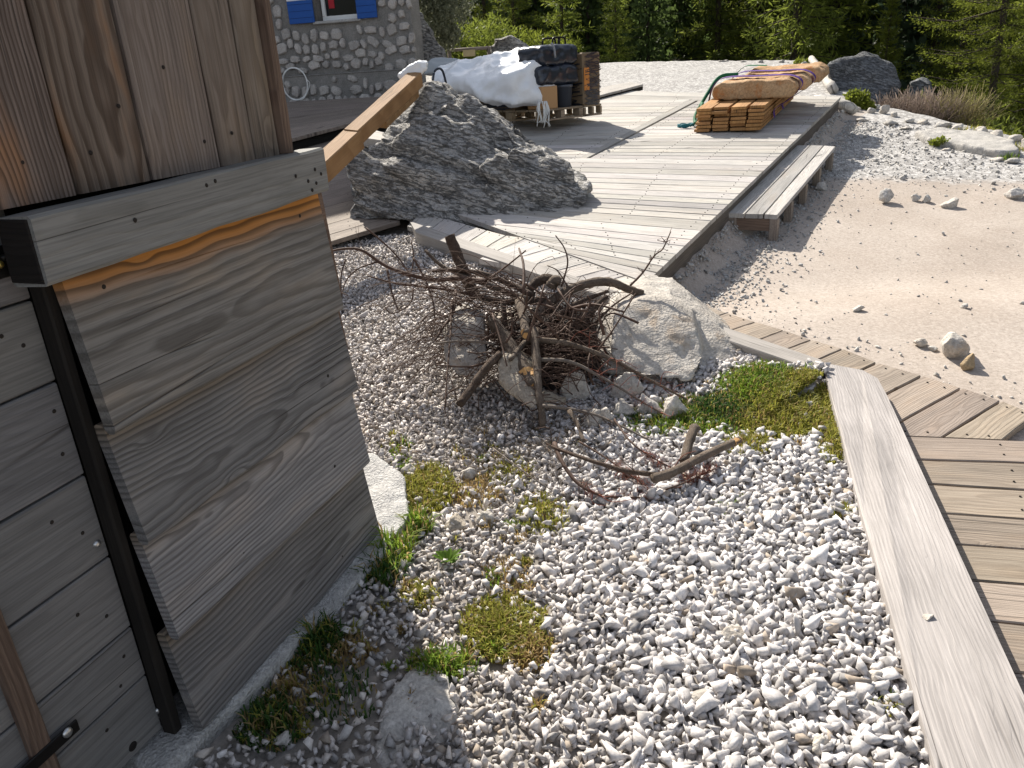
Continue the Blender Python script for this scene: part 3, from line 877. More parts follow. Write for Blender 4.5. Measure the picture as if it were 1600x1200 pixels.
# ------------------------------------------------------------------ gravel of the bed
protos = [crushed(100 + i, 9 + i % 4, (1.15, random.uniform(.65, 1.), random.uniform(.5, .85)), .78, 1.15) for i in range(26)]
GRASS = [  # photo px centre, px radii, blades, height, palette (0 green, 1 olive, 2 straw, 3 dark green)
    (668, 765, 46, 38, 1700, .05, 1), (735, 772, 50, 24, 500, .035, 2), (800, 738, 42, 30, 420, .04, 1), (850, 806, 48, 34, 620, .04, 1), (770, 722, 40, 16, 240, .03, 2),
    (785, 985, 66, 52, 2200, .05, 1), (830, 1020, 40, 36, 500, .045, 2), (690, 1045, 55, 26, 420, .06, 0), (655, 935, 32, 26, 300, .04, 1), (1035, 668, 80, 20, 900, .05, 0), (1000, 660, 40, 18, 300, .05, 3),
    (1225, 645, 85, 45, 4200, .06, 1), (1175, 610, 65, 32, 2200, .06, 0), (1190, 590, 50, 25, 1300, .06, 0), (1110, 645, 70, 26, 1600, .06, 3), (1060, 660, 60, 22, 900, .06, 0), (1255, 600, 45, 18, 1300, .055, 1), (1300, 690, 24, 40, 1000, .055, 1), (1170, 700, 45, 18, 700, .05, 1), (1120, 672, 50, 18, 500, .04, 0),
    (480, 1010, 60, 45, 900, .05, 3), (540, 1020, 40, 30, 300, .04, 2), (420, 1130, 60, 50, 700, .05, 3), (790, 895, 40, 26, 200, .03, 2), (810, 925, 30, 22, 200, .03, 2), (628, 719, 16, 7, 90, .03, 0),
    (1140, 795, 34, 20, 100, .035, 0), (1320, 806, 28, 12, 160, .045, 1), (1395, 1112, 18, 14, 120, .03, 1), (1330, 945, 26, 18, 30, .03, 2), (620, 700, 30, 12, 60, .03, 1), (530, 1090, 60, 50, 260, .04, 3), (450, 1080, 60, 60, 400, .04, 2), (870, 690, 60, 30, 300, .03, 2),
    (1470, 222, 14, 5, 120, .05, 1), (1530, 205, 60, 7, 300, .06, 1), (1570, 232, 50, 8, 400, .06, 1), (1575, 245, 20, 8, 200, .07, 0)]
BARE = [(700, 775, 95, 45, .72), (790, 995, 85, 65, .55), (800, 905, 60, 40, .5), (1225, 635, 105, 62, .93), (1110, 650, 110, 34, .82), (460, 1060, 140, 100, .62), (850, 800, 60, 40, .4), (680, 1035, 60, 35, .5), (500, 1160, 160, 90, .45), (1310, 690, 25, 45, .7), (590, 1060, 60, 60, .5)]
_px0, _py0 = 0, 0
def to_px(p):
    v = p - CAM
    dz = v.dot(_F)
    return (800 + FPX * v.dot(_R) / dz, 600 - FPX * v.dot(_U) / dz)
bed_poly = [Vector((-.66, .55, 0)), Vector((.95, .55, 0)), at(1450, 1190, 0), at(1350, 800, 0), at(1286, 585, 0), at(1155, 545, 0), at(900, 455, 0), at(645, 365, 0), at(520, 385, 0), at(455, 330, 0) + Vector((-.4, .3, 0))]
def pip(poly, X, Y):
    c = False; j = len(poly) - 1
    for i in range(len(poly)):
        xi, yi, xj, yj = poly[i].x, poly[i].y, poly[j].x, poly[j].y
        if (yi > Y) != (yj > Y) and X < (xj - xi) * (Y - yi) / (yj - yi) + xi: c = not c
        j = i
    return c
def hut_side(X, Y):                       # signed metres out from the hut's front, and along it
    d = Vector((X, Y, 0)) - WP
    return d.dot(WN), d.dot(WD)
pos, size, tint_, flat = [], [], [], []
def in_footing(X, Y):
    o, s = hut_side(X, Y)
    return (s < .0 and o < .075) or (0 <= s < .24 and o < .13 - .2 * s)
for layer, (stp, keep) in enumerate(((.021, 1.), (.0245, .95), (.04, .45))):
    for X in np.arange(-1.9, 1.7, stp):
        for Y in np.arange(.5, 6.3, stp):
            x, y = X + random.uniform(-.5, .5) * stp, Y + random.uniform(-.5, .5) * stp
            if not pip(bed_poly, x, y) or in_footing(x, y): continue
            z = T(x, y)
            pxp = to_px(Vector((x, y, z)))
            pr = keep
            for bx, by, rx, ry, den in BARE:
                d2 = ((pxp[0] - bx) / rx) ** 2 + ((pxp[1] - by) / ry) ** 2
                if d2 < 1.4: pr *= 1 - den * sm(1.4, .5, d2)
            if random.random() > pr: continue
            # finer and browner towards the hut, big and white near the edging
            big = sm(-.25, .45, x) * (1 - .5 * sm(2.5, 4.5, y))
            s = (.0125 + .0065 * big) * random.lognormvariate(0, .24)
            if layer == 2: s *= 1.25
            pos.append((x, y, z + (.004, .017, .026)[layer] + random.uniform(-.004, .006))); size.append(s)
            warm = (1 - big) * .8
            b = random.gauss(.49 + .05 * big, .095)
            if random.random() < .06: b *= .75
            wv = random.random() * warm
            if random.random() < .035: b *= .62; wv = 1.6
            tint_.append((b * (1.02 + .05 * wv), b * (.975 - .03 * wv), b * (.955 - .12 * wv)))
def scatter(pos, size, tint_, protos, flat=.75):
    pos = np.array(pos); size = np.array(size); tint_ = np.array(tint_)
    which = rng.integers(0, len(protos), len(pos))
    VV, TT, CC = [], [], []
    base = 0
    for k_, (pv, pt) in enumerate(protos):
        ii = np.where(which == k_)[0]
        m = len(ii)
        if not m: continue
        qv = rng.normal(size=(m, 4)); qv[:, 1:3] *= flat; qv /= np.linalg.norm(qv, axis=1)[:, None]
        w, x, y, z = qv.T
        Rm = np.stack([np.stack([1 - 2 * (y * y + z * z), 2 * (x * y - z * w), 2 * (x * z + y * w)], -1), np.stack([2 * (x * y + z * w), 1 - 2 * (x * x + z * z), 2 * (y * z - x * w)], -1), np.stack([2 * (x * z - y * w), 2 * (y * z + x * w), 1 - 2 * (x * x + y * y)], -1)], 1)
        P = np.einsum('mij,nj->mni', Rm, pv) * size[ii][:, None, None] + pos[ii][:, None, :]
        VV.append(P.reshape(-1, 3))
        TT.append((pt[None] + (np.arange(m) * len(pv))[:, None, None] + base).reshape(-1, 3))
        CC.append(np.repeat(tint_[ii], len(pv), axis=0))
        base += m * len(pv)
    return np.concatenate(VV), np.concatenate(TT), np.concatenate(CC)
k = N('gravel_stone')
fn_ = k.noise(k.pos(), 90, 4, .65)
k.col(k.mix(1., k.attr('tint'), k.ramp(fn_, [(.3, (.78,) * 3), (.7, (1.14,) * 3)]), 'MULTIPLY'))
k.rough(.85); k.bump(fn_, .35, .004)
M_GRAVEL = k.m
V, Tr, Cc = scatter(pos, size, tint_, protos)
tag(link('gravel', tri_mesh('gravel', V, Tr, M_GRAVEL, Cc)), 'white and grey crushed limestone gravel filling the bed', 'gravel', kind='stuff')
# grit and pebbles of the yard, gravel beyond it
pos, size, tint_ = [], [], []
for _ in range(20000):
    x, y = random.uniform(.6, 6.0), random.uniform(2.2, 9.5)
    if not inside(x, y) or edge_dist(x, y) < .15 or in_bed(x, y): continue
    rd = right_of_deck(x, y)
    if y > 4.3 and rd < .03: continue
    z = T(x, y)
    pxp = to_px(Vector((x, y, z)))
    if pxp[0] > 1750: continue
    if 1000 < pxp[0] and pxp[1] > 440 + (pxp[0] - 1000) * .335 + 6 * 0: continue
    dense = sm(.5, .1, rd) * .9 + sm(6.8, 8.2, y + .35 * (x - 3)) + .10 + .6 * sm(.45, .0, abs(pxp[1] - (445 + (pxp[0] - 1000) * .30)) / 60)
    if random.random() > dense: continue
    s = .0052 * random.lognormvariate(.1, .55) * (1 + .5 * sm(6, 8, y))
    b = random.gauss(.40, .05)
    pos.append((x, y, z + s * .3)); size.append(min(s, .03)); tint_.append((b * 1.02, b * .97, b * .9))
for _ in range(5200):
    t_ = random.random(); r_ = abs(random.gauss(0, .24)) + .02
    x = .85 + 3.37 * t_ + .854 * r_; y = 4.44 + 5.53 * t_ - .52 * r_
    if not inside(x, y): continue
    s = .0105 * random.lognormvariate(0, .35); b = random.gauss(.38, .06)
    pos.append((x, y, T(x, y) + s * .3)); size.append(s); tint_.append((b, b * .98, b * .95))
V, Tr, Cc = scatter(pos, size, tint_, protos[:8], .5)
tag(link('yard_pebbles', tri_mesh('yard_pebbles', V, Tr, M_GRAVEL, Cc)), 'small pebbles scattered over the sandy yard', 'pebbles', kind='stuff')

# ------------------------------------------------------------------ grass
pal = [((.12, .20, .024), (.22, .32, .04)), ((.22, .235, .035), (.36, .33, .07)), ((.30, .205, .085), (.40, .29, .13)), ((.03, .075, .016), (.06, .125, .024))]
def blades(cx, cy, rx, ry, n, h, pi, VV, TT, CC):
    for _ in range(n):
        a = random.random() * 6.283; r = random.random() ** .6
        x_, y_ = cx + rx * r * math.cos(a), cy + ry * r * math.sin(a)
        p = gcache(cx, cy) ; mx, my = p[1], p[2]
        b = p[0] + mx * (x_ - cx) + my * (y_ - cy)
        if in_footing(b.x, b.y): continue
        b.z = T(b.x, b.y) + .004
        hh = h * random.uniform(.45, 1.15) * (1.15 - .5 * r)
        w = .0016 + .0012 * random.random() + h * .012
        az = random.random() * 6.283; lean = random.uniform(.15, .9)
        d = Vector((math.cos(az), math.sin(az), 0)); sd = Vector((-d.y, d.x, 0)) * w
        m_ = b + d * hh * lean * .35 + Vector((0, 0, hh * .62)); t_ = b + d * hh * lean + Vector((0, 0, hh * (1 - .35 * lean)))
        k0 = len(VV)
        VV += [b - sd, b + sd, m_ + sd * .75, m_ - sd * .75, t_]
        TT += [(k0, k0 + 1, k0 + 2), (k0, k0 + 2, k0 + 3), (k0 + 3, k0 + 2, k0 + 4)]
        pj = pi if random.random() > .25 else random.choice((1, 2))
        c1, c2 = pal[pj]; f = random.random()
        CC += [tuple(u + (v - u) * f for u, v in zip(c1, c2))] * 5
_gc = {}
def gcache(cx, cy):
    if (cx, cy) not in _gc:
        p = onT(cx, cy); px_ = onT(cx + 4, cy); py_ = onT(cx, cy + 4)
        _gc[(cx, cy)] = (p, (px_ - p) / 4, (py_ - p) / 4)
    return _gc[(cx, cy)]
k = N('grass_blade'); c = k.attr('tint'); k.col(c); k.rough(.55)
tr = k.n('BsdfTranslucent'); k.set(tr.inputs[0], c); mx = k.n('MixShader'); mx.inputs[0].default_value = .5
k.t.links.new(k.b.outputs[0], mx.inputs[1]); k.t.links.new(tr.outputs[0], mx.inputs[2]); k.t.links.new(mx.outputs[0], k.t.nodes['Material Output'].inputs[0])
M_GRASS = k.m
for _ in range(85):                      # stray little clumps thinning out round the patches
    g_ = random.choice(GRASS[:33])
    GRASS.append((g_[0] + random.gauss(0, 1.0) * g_[2] * 1.2, g_[1] + random.gauss(0, 1.0) * g_[3] * 1.2, random.uniform(6, 18), random.uniform(4, 12), random.randint(10, 60), random.uniform(.025, .05), random.choice((0, 1, 1, 2, 2))))
VV, TT, CC = [], [], []
for g in GRASS: blades(*g, VV, TT, CC)
tag(link('grass', tri_mesh('grass', np.array([v[:] for v in VV]), np.array(TT), M_GRASS, np.array(CC))), 'short green and straw coloured grass growing through the gravel', 'grass', kind='stuff')
def tuft(px_, py_, rx, ry, n, h, pi, name, label):
    VV, TT, CC = [], [], []
    blades(px_, py_, rx, ry, n, h, pi, VV, TT, CC)
    A = np.array([v[:] for v in VV]); o0 = onT(px_, py_)
    ob = link(name, tri_mesh(name, A - np.array(o0), np.array(TT), M_GRASS, np.array(CC)), Matrix.Translation(o0))
    return tag(ob, label, 'grass tuft')
tuft(612, 862, 34, 40, 420, .115, 0, 'grass_tuft', 'tall bright green grass tuft at the hut corner')
tuft(652, 828, 22, 20, 260, .10, 0, 'grass_tuft', 'upright green grass tuft at the edge of the concrete footing')
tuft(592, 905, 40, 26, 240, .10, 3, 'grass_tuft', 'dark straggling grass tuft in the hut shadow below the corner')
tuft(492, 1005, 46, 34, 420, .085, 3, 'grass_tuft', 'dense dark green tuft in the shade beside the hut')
# small broad-leaved weed
wd = empty('leafy_weed', onT(700, 884), 'small bright green broad leaved weed on the gravel', 'weed')
M_WEED = leaf_mat('weed_leaf', (.10, .19, .02), (.15, .24, .03), .35)
for i in range(15):
    az = i * 2.4; L = random.uniform(.035, .055); b = wd.location + Vector((0, 0, .012))
    d = Vector((math.cos(az), math.sin(az), 0)); s_ = Vector((-d.y, d.x, 0)); up_ = random.uniform(.4, 1.1)
    V = [b]; V += [b + d * L * .4 + s_ * .010 + Vector((0, 0, L * up_ * .45)), b + d * L * .45 + Vector((0, 0, L * up_ * .40)), b + d * L * .4 - s_ * .010 + Vector((0, 0, L * up_ * .45))]
    V += [b + d * L * .8 + s_ * .007 + Vector((0, 0, L * up_ * .75)), b + d * L * .82 + Vector((0, 0, L * up_ * .70)), b + d * L * .8 - s_ * .007 + Vector((0, 0, L * up_ * .75)), b + d * L + Vector((0, 0, L * up_ * .8))]
    mk('leaf', V, [(0, 1, 2), (0, 2, 3), (1, 4, 5, 2), (2, 5, 6, 3), (4, 7, 5), (5, 7, 6)], M_WEED, wd)

# ------------------------------------------------------------------ loose rocks
def blob(name, px_, py_, wpx, hpx, mat, label, cat='rock', group=None, seed=0, flatten=1., terr=True, sink=.30, vox=None, amp=.14, depth=.85):
    """one stone: photo px of its base centre, width and height in photo px"""
    b = onT(px_, py_) if terr else at(px_, py_, .0)
    m = pxs(b); w, h = wpx * m * .5, hpx * m
    vx, vt = crushed(seed + 500, 16, (w, w * depth, h * .62))
    a = random.Random(seed).random() * 3.14
    ca, sa_ = math.cos(a * .2), math.sin(a * .2)
    P = [Vector((x * ca - y * sa_, x * sa_ + y * ca, z)) + b + Vector((0, w * depth * .5, h * (.62 - sink))) for x, y, z in vx]
    o = rock(name, P, mat, vox or max(.006, w * .09), w * amp, 1.2 / w, seed)
    return tag(o, label, cat, group)
# fire ring stones round the brush
Pw = prism_pts([(926, 515), (934, 488), (958, 470), (1000, 460), (1052, 462), (1096, 484), (1120, 510), (1156, 541), (1157, 568), (1130, 592), (1096, 606), (1050, 603), (985, 592), (940, 580)], [3.65, 3.75, 3.85, 3.9, 3.85, 3.75, 3.65, 3.55, 3.45, 3.35, 3.3, 3.3, 3.35, 3.45], .38, .8)
Pw2 = prism_pts([(960, 480), (1010, 463), (1050, 466), (1085, 500), (1100, 560), (1080, 596), (1000, 588), (955, 560)], [3.6, 3.72, 3.7, 3.55, 3.35, 3.24, 3.27, 3.38], .5, .9)
tag(rock('fire_ring_rock', None, M_WHITE, .012, .02, 4.5, 21, hulls=[Pw, Pw2]), 'largest pale rock of the fire ring, at the right of the brush pile', 'rock', 'rocks ringing the brush pile')
Pl = prism_pts([(692, 570), (690, 530), (705, 500), (730, 490), (758, 505), (765, 560), (750, 592), (715, 592)], [3.3, 3.4, 3.5, 3.55, 3.5, 3.35, 3.25, 3.25], .3, .8)
tag(rock('fire_ring_rock', Pl, M_WHITE, .012, .022, 7, 22), 'tall pale rock at the left end of the brush pile', 'rock', 'rocks ringing the brush pile')
Pt = prism_pts([(776, 575), (782, 555), (815, 555), (842, 575), (846, 630), (830, 640), (800, 620), (780, 600)], [3.15, 3.2, 3.22, 3.2, 3.02, 2.98, 3.05, 3.1], .12, .9)
tag(rock('fire_ring_rock', Pt, M_CREAM, .008, .008, 10, 23), 'smooth cream coloured slab stone under the broken log', 'rock', 'rocks ringing the brush pile')
for i, (x, y, w, h, m_, lb) in enumerate(((900, 628, 46, 52, M_WHITE, 'block shaped grey stone with a bright chipped top in the brush pile'), (868, 640, 40, 40, M_CREAM, 'brownish stone between the cream slab and the grey block'), (980, 622, 46, 40, M_YARDSTONE, 'rounded stone in front of the big pale rock, behind red twigs'), (1018, 652, 40, 40, M_YARDSTONE, 'small grey brown rounded stone left of the white one below the big rock'), (1054, 657, 38, 36, M_WHITE, 'small white stone at the right end of the row below the big rock'), (975, 652, 36, 26, M_WHITE, 'low white stone in the middle of the row below the brush'), (928, 668, 40, 30, M_WHITE, 'pale angular stone at the foot of the brush, in the grass'), (950, 664, 26, 34, M_WHITE, 'bright chipped stone at the foot of the brush, beside the grass'), (800, 520, 80, 40, M_CREAM, 'cream stone lying behind the brush pile'), (880, 500, 50, 34, M_DARKROCK, 'soot blackened stone at the back of the brush pile'))):
    blob('fire_ring_stone', x, y + 4, w * 1.25, h * 1.2, m_, lb, 'stone', 'rocks ringing the brush pile', 40 + i)
# on the gravel
Pb = prism_pts([(590, 1210), (595, 1150), (620, 1090), (650, 1058), (690, 1055), (705, 1085), (720, 1130), (700, 1190), (680, 1225)], [1.32, 1.42, 1.52, 1.6, 1.6, 1.52, 1.45, 1.36, 1.3], .06, 1.)
Pb += [p_ + Vector((0, 0, -.1)) for p_ in Pb]
tag(rock('half_buried_rock', Pb, M_YARDSTONE, .009, .016, 11, 31), 'grey half buried rock at the bottom edge, half in the hut shadow', 'rock')
for i, (x, y, w, h, m_, lb) in enumerate(((1147, 1008, 48, 34, M_WHITE, 'largest white stone lying on the open gravel'), (1095, 1010, 28, 22, M_WHITE, 'white stone just left of the largest one on the gravel'), (1100, 1105, 46, 28, M_WHITE, 'pale flat stone on the gravel below the largest white stone'), (1370, 1075, 40, 30, M_WHITE, 'whitish stone on the gravel close to the wide beam'), (1135, 1090, 30, 24, M_YARDSTONE, 'greyish stone on the gravel left of the red twig'), (1280, 1180, 44, 30, M_WHITE, 'pale stone near the bottom edge of the gravel'), (760, 825, 36, 26, M_WHITE, 'round pale stone right of the grass and concrete footing'), (715, 830, 56, 26, M_CREAM, 'flat cream stone beside the olive grass patch'), (735, 750, 30, 22, M_WHITE, 'pale stone above the straw coloured grass'), (640, 745, 34, 22, M_WHITE, 'whitish stone at the far tip of the concrete footing'), (462, 1090, 24, 22, M_YARDSTONE, 'small grey stone in the deep shade by the hut'), (440, 1170, 40, 24, M_YARDSTONE, 'long pale stone in the shade at the bottom edge'), (560, 985, 26, 24, M_YARDSTONE, 'grey stone at the border of the hut shadow'), (560, 1030, 34, 22, M_YARDSTONE, 'shaded flat stone right of the dark grass tuft'), (1450, 968, 22, 14, M_WHITE, ''))):
    if lb:
        blob('loose_stone', x, y, w, h, m_, lb, 'stone', 'larger stones lying on the gravel', 70 + i, amp=.1)
    else:
        b = at(x, y, .105); hv, ht = crushed(777, 14, (.019, .014, .010))
        o_ = mk('pebble', [b + Vector((float(v[0]), float(v[1]), float(v[2]) + .008)) for v in hv], [tuple(int(j) for j in t) for t in ht], M_WHITE)
        tag(o_, 'single white pebble left on top of the wide edging beam', 'pebble')
# stones in the yard
for i, (x, y, w, h, m_, lb) in enumerate(((1385, 318, 28, 24, M_YARDSTONE, 'rounded pale stone in the yard nearest the bench'), (1431, 315, 20, 13, M_YARDSTONE, 'small left half of the pair of pale stones in mid yard'), (1449, 317, 20, 14, M_YARDSTONE, 'small right half of the pair of pale stones in mid yard'), (1486, 325, 32, 22, M_WHITE, 'white wedge shaped stone right of the pair in the yard'), (1592, 311, 40, 19, M_YARDSTONE, 'pale stone at the right edge of the yard'), (1412, 281, 12, 8, M_YARDSTONE, 'tiny dark stone in the middle of the yard'), (1497, 562, 62, 46, M_WHITE, 'large grey stone of the small heap by the walkway'), (1517, 578, 34, 28, M_OCHRE, 'ochre brown stone leaning on the grey stone by the walkway'), (1441, 542, 28, 15, M_WHITE, 'white stone left of the heap by the walkway'), (1459, 549, 20, 9, M_YARDSTONE, 'flat stone between the white one and the heap'), (1345, 488, 26, 10, M_WHITE, 'flat white stone on the sand right of the deck corner'), (1285, 298, 24, 14, M_YARDSTONE, 'grey stone in the shade behind the bench'))):
    blob('yard_stone', x, y, w, h, m_, lb, 'stone', 'loose stones in the yard', 110 + i, amp=.12)
# rocks along the yard's far edge
Pd = prism_pts([(1296, 128), (1296, 100), (1320, 88), (1350, 83), (1372, 92), (1400, 104), (1408, 130), (1402, 156), (1370, 170), (1325, 160)], [11.5, 11.7, 11.8, 11.9, 11.9, 11.8, 11.6, 11.5, 11.3, 11.3], .8, .85)
tag(rock('dark_boulder', Pd, M_DARKROCK, .035, .08, 2.4, 33), 'dark grey boulder at the forest edge beyond the deck corner', 'boulder')
Pf = prism_pts([(764, 92), (762, 70), (772, 55), (795, 54), (815, 64), (835, 78), (850, 92), (830, 105), (780, 104)], 14.5, 1., .85)
tag(rock('grey_rock', Pf, M_BOULDER, .05, .12, 2.4, 34, strata=.03), 'jagged grey rock behind the white sheet', 'rock')
Pr = prism_pts([(650, 100), (648, 20), (660, 18), (672, 40), (676, 70), (690, 76), (697, 92), (695, 102)], 12.6, .7, .9)
tag(rock('corner_rock', Pr, M_BOULDER, .04, .06, 3, 35), 'rugged rock standing against the corner of the stone house', 'rock')
Pg = prism_pts([(1417, 150), (1420, 128), (1440, 122), (1455, 130), (1460, 150), (1440, 160)], 12.2, .5, .8)
tag(rock('grey_rock', Pg, M_DARKROCK, .03, .05, 4, 36), 'small grey rock among brown brush at the forest edge', 'rock')
Ps = [onT(x, y) + Vector((0, 0, dz)) for dz in (-.03, .07) for x, y in ((1428, 214), (1470, 208), (1540, 216), (1580, 226), (1590, 245), (1560, 248), (1500, 236), (1450, 226))]
tag(rock('flat_slab', Ps, M_YARDSTONE, .02, .02, 5, 37), 'broad flat pale slab at the right rim of the yard', 'rock')
ORD = 'first second third fourth fifth sixth seventh eighth ninth tenth eleventh twelfth thirteenth fourteenth fifteenth sixteenth seventeenth eighteenth nineteenth twentieth twenty-first twenty-second twenty-third twenty-fourth twenty-fifth'.split()
GB = 'white rocks lining the rim of the yard'
rim = [(1362, 177, 18, 12), (1383, 178, 20, 16), (1372, 171, 14, 10), (1398, 183, 18, 11), (1340, 175, 16, 10), (1318, 178, 14, 8), (1425, 192, 26, 10), (1450, 194, 30, 9), (1480, 200, 40, 12), (1500, 205, 26, 14), (1515, 212, 26, 13), (1538, 214, 30, 15), (1562, 219, 34, 17), (1590, 222, 30, 16), (1606, 234, 26, 22), (1470, 215, 30, 7), (1395, 196, 34, 8), (1350, 190, 30, 6), (1415, 203, 24, 6), (1585, 256, 30, 10), (1560, 252, 26, 8), (1480, 236, 22, 6), (1622, 226, 34, 18), (1535, 206, 26, 9), (1550, 210, 24, 9)]
for i, (x, y, w, h) in enumerate(sorted(rim)):
    blob('rim_rock', x, y, w, h, M_WHITE if i % 3 else M_YARDSTONE, ORD[i] + ' white rock along the rim of the yard, counting from the deck corner rightwards', 'rock', GB, 200 + i, amp=.12, vox=.02)
for i, (x, y, w, h) in enumerate(sorted(((1190, 98, 14, 5), (1222, 98, 16, 6), (1257, 106, 20, 12), (1262, 116, 16, 8), (1243, 116, 14, 7), (1130, 96, 24, 3), (1160, 97, 20, 3), (1232, 99, 8, 4)))):
    blob('rim_rock', x, y, w, h, M_YARDSTONE, ORD[i] + ' low stone from the left along the far edge of the gravel terrace', 'rock', 'stones edging the far terrace', 240 + i, amp=.12, vox=.03)
# silvery logs at the far deck corner
for nm, P_, r0, r1, lb in (('weathered_log', [deep(1268, 92, 14.2), deep(1282, 112, 12.8), deep(1302, 140, 11.2)], .055, .07, 'silver weathered log lying by the far corner of the deck'), ('weathered_log', [deep(1284, 101, 13.0), deep(1290, 118, 12.2), deep(1301, 136, 11.3)], .035, .04, 'thin pale log beside the thicker silver one at the far deck corner'), ('cut_log', [onT(1300, 160, .06) + Vector((-.1, .3, .03)), onT(1318, 164, .05), onT(1334, 172, .06)], .06, .065, 'short cut log with a dark end face below the deck corner')):
    tb = Tubes(); tb.add(P_, r0, r1, 9, 5, .08)
    tag(tb.build(nm, M_WHITEW), lb, 'log', 'logs at the far deck corner')

# ------------------------------------------------------------------ brush pile: every branch a thing of its own
BG = 'dry branches heaped on the fire ring'
def branch(P, r0, r1, mat, label, twigs=0, tl=.16, tmat=None, cut=None, name='branch', ns=8, wob=.12, fork=None, needles=0, cutlen=.022):
    """P: (px, py, metres ahead); radii in photo px"""
    W = [deep(*p) for p in P]
    m = pxs(W[0])
    tb = Tubes(); path = tb.add(W, r0 * m, r1 * m, ns, 5, wob)
    o = tb.build(name, mat)
    tag(o, label, 'branch', BG)
    if twigs:
        tb = Tubes()
        for _ in range(twigs):
            i = random.randrange(len(path) // 5, len(path))
            b = path[i]; d = (path[min(i + 1, len(path) - 1)] - path[max(0, i - 1)]).normalized()
            d2 = (d * .6 + Vector(rng.normal(size=3)) * .55 + Vector((0, 0, .05))).normalized()
            L = tl * random.uniform(.4, 1.2)
            q1 = b + d2 * L * .5 + Vector(rng.normal(size=3)) * .012
            q2 = b + d2 * L + Vector(rng.normal(size=3)) * .02 - Vector((0, 0, L * .15))
            if min(q1.z - T(q1.x, q1.y), q2.z - T(q2.x, q2.y)) < 0: continue
            tb.add([b, q1, q2], .0021, .0009, 4, 3)
            if random.random() < .6:
                d3 = (d2 + Vector(rng.normal(size=3)) * .5).normalized()
                tb.add([q1, q1 + d3 * L * .4], .0013, .0007, 3, 1)
        if tb.V: tb.build('twigs', tmat or M_TWIG, o)['kind'] = 'stuff'
    if needles:
        V, Fc = [], []
        for _ in range(needles):
            i = random.randrange(len(path) // 2, len(path))
            b = path[i] + Vector(rng.normal(size=3)) * .014; d = (path[min(i + 1, len(path) - 1)] - path[max(0, i - 1)]).normalized()
            d2 = (d + Vector(rng.normal(size=3)) * .5).normalized() * random.uniform(.025, .055)
            s_ = d2.cross(Vector((.3, .2, 1))).normalized() * .0009
            k_ = len(V); V += [b - s_, b + s_, b + d2]; Fc.append((k_, k_ + 1, k_ + 2))
        nd = mk('needles', V, Fc, M_RED, o); nd['kind'] = 'stuff'
    if cut:
        a, b = (W[0], W[1]) if cut == 'start' else (W[-1], W[-2])
        rr = (r0 if cut == 'start' else r1) * m
        d = (a - b).normalized()
        tb = Tubes(); tb.add([a - d * cutlen, a - d * cutlen * .5, a + d * .004], rr * 1.07, rr * .75, 9, 2, .22)
        tb.build('cut_end', M_CUT, o, False)
    return o
branch([(838, 494, 3.62), (858, 474, 3.66), (885, 456, 3.7), (915, 444, 3.74), (950, 440, 3.78), (978, 450, 3.8), (1004, 460, 3.8)], 8.5, 6.5, M_BARKG, 'thick grey brown branch arching over the top of the pile to the big rock', 0)
branch([(702, 368, 3.9), (712, 392, 3.88), (726, 428, 3.85), (744, 466, 3.8)], 8.5, 9, M_BARK, 'stout dark broken stump sticking up at the left of the pile', 4, .08)
branch([(503, 396, 3.9), (535, 389, 3.9), (565, 391, 3.88), (600, 414, 3.85), (636, 428, 3.8), (680, 437, 3.78), (716, 435, 3.76), (760, 440, 3.7)], 1.4, 4.4, M_TWIG, 'long dark branch reaching furthest left over the gravel', 4, .2)
branch([(664, 391, 3.9), (690, 415, 3.86), (730, 434, 3.8), (780, 452, 3.74), (826, 468, 3.66)], 2.2, 4.8, M_BARKG, 'straight grey branch slanting down into the pile from upper left', 3, .12)
branch([(676, 424, 3.85), (715, 422, 3.82), (755, 428, 3.8), (795, 443, 3.75), (834, 462, 3.68)], 2.5, 5, M_BARK, 'dark curved branch just above the straight grey one', 3, .12)
branch([(574, 431, 3.7), (620, 443, 3.7), (680, 450, 3.7), (722, 457, 3.7), (755, 465, 3.68)], 1.2, 3, M_TWIG, 'thin long branch running low to the left of the pile', 3, .14)
branch([(748, 466, 3.72), (790, 471, 3.7), (830, 470, 3.7), (856, 468, 3.7)], 5, 6, M_BARKG, 'short level grey branch at the top of the pile', 0)
branch([(768, 500, 3.42), (785, 522, 3.36), (803, 552, 3.27), (820, 580, 3.17), (834, 604, 3.10)], 10, 12, M_BARKG, 'thick pale barked log with a splintered orange end leaning on the cream slab', 5, .1, cut='end', cutlen=.085)
branch([(812, 470, 3.6), (818, 495, 3.45), (822, 524, 3.3)], 8, 6.5, M_BARKG, 'stubby branch with a bright sawn end pointing at the camera', 0, cut='end')
branch([(834, 515, 3.35), (838, 560, 3.2), (841, 610, 3.06), (846, 640, 3.0), (848, 668, 2.95)], 7, 5, M_BARKG, 'upright grey stick in front of the pile', 3, .08)
branch([(838, 531, 3.3), (880, 535, 3.28), (920, 547, 3.26), (960, 563, 3.24), (1003, 587, 3.2), (1050, 612, 3.15), (1090, 632, 3.1)], 5, 1.2, M_BARKG, 'long branch running right in front of the big pale rock', 14, .13, M_RED, needles=260)
branch([(842, 562, 3.2), (890, 565, 3.18), (935, 587, 3.15), (975, 610, 3.1), (1010, 632, 3.05), (1048, 652, 3.0)], 3.4, 1, M_TWIGG, 'thin grey branch below it with red needles hanging to the right', 12, .12, M_RED, needles=260)
branch([(680, 537, 3.3), (715, 533, 3.3), (750, 534, 3.3), (772, 538, 3.3)], 1.5, 2.6, M_TWIGG, 'thin pale twig sticking out to the left at mid height', 3, .1)
branch([(682, 570, 3.2), (720, 573, 3.2), (750, 570, 3.2), (775, 555, 3.22)], 1.1, 2, M_TWIG, 'dark thin twig sticking out left below the pale one', 2, .1)
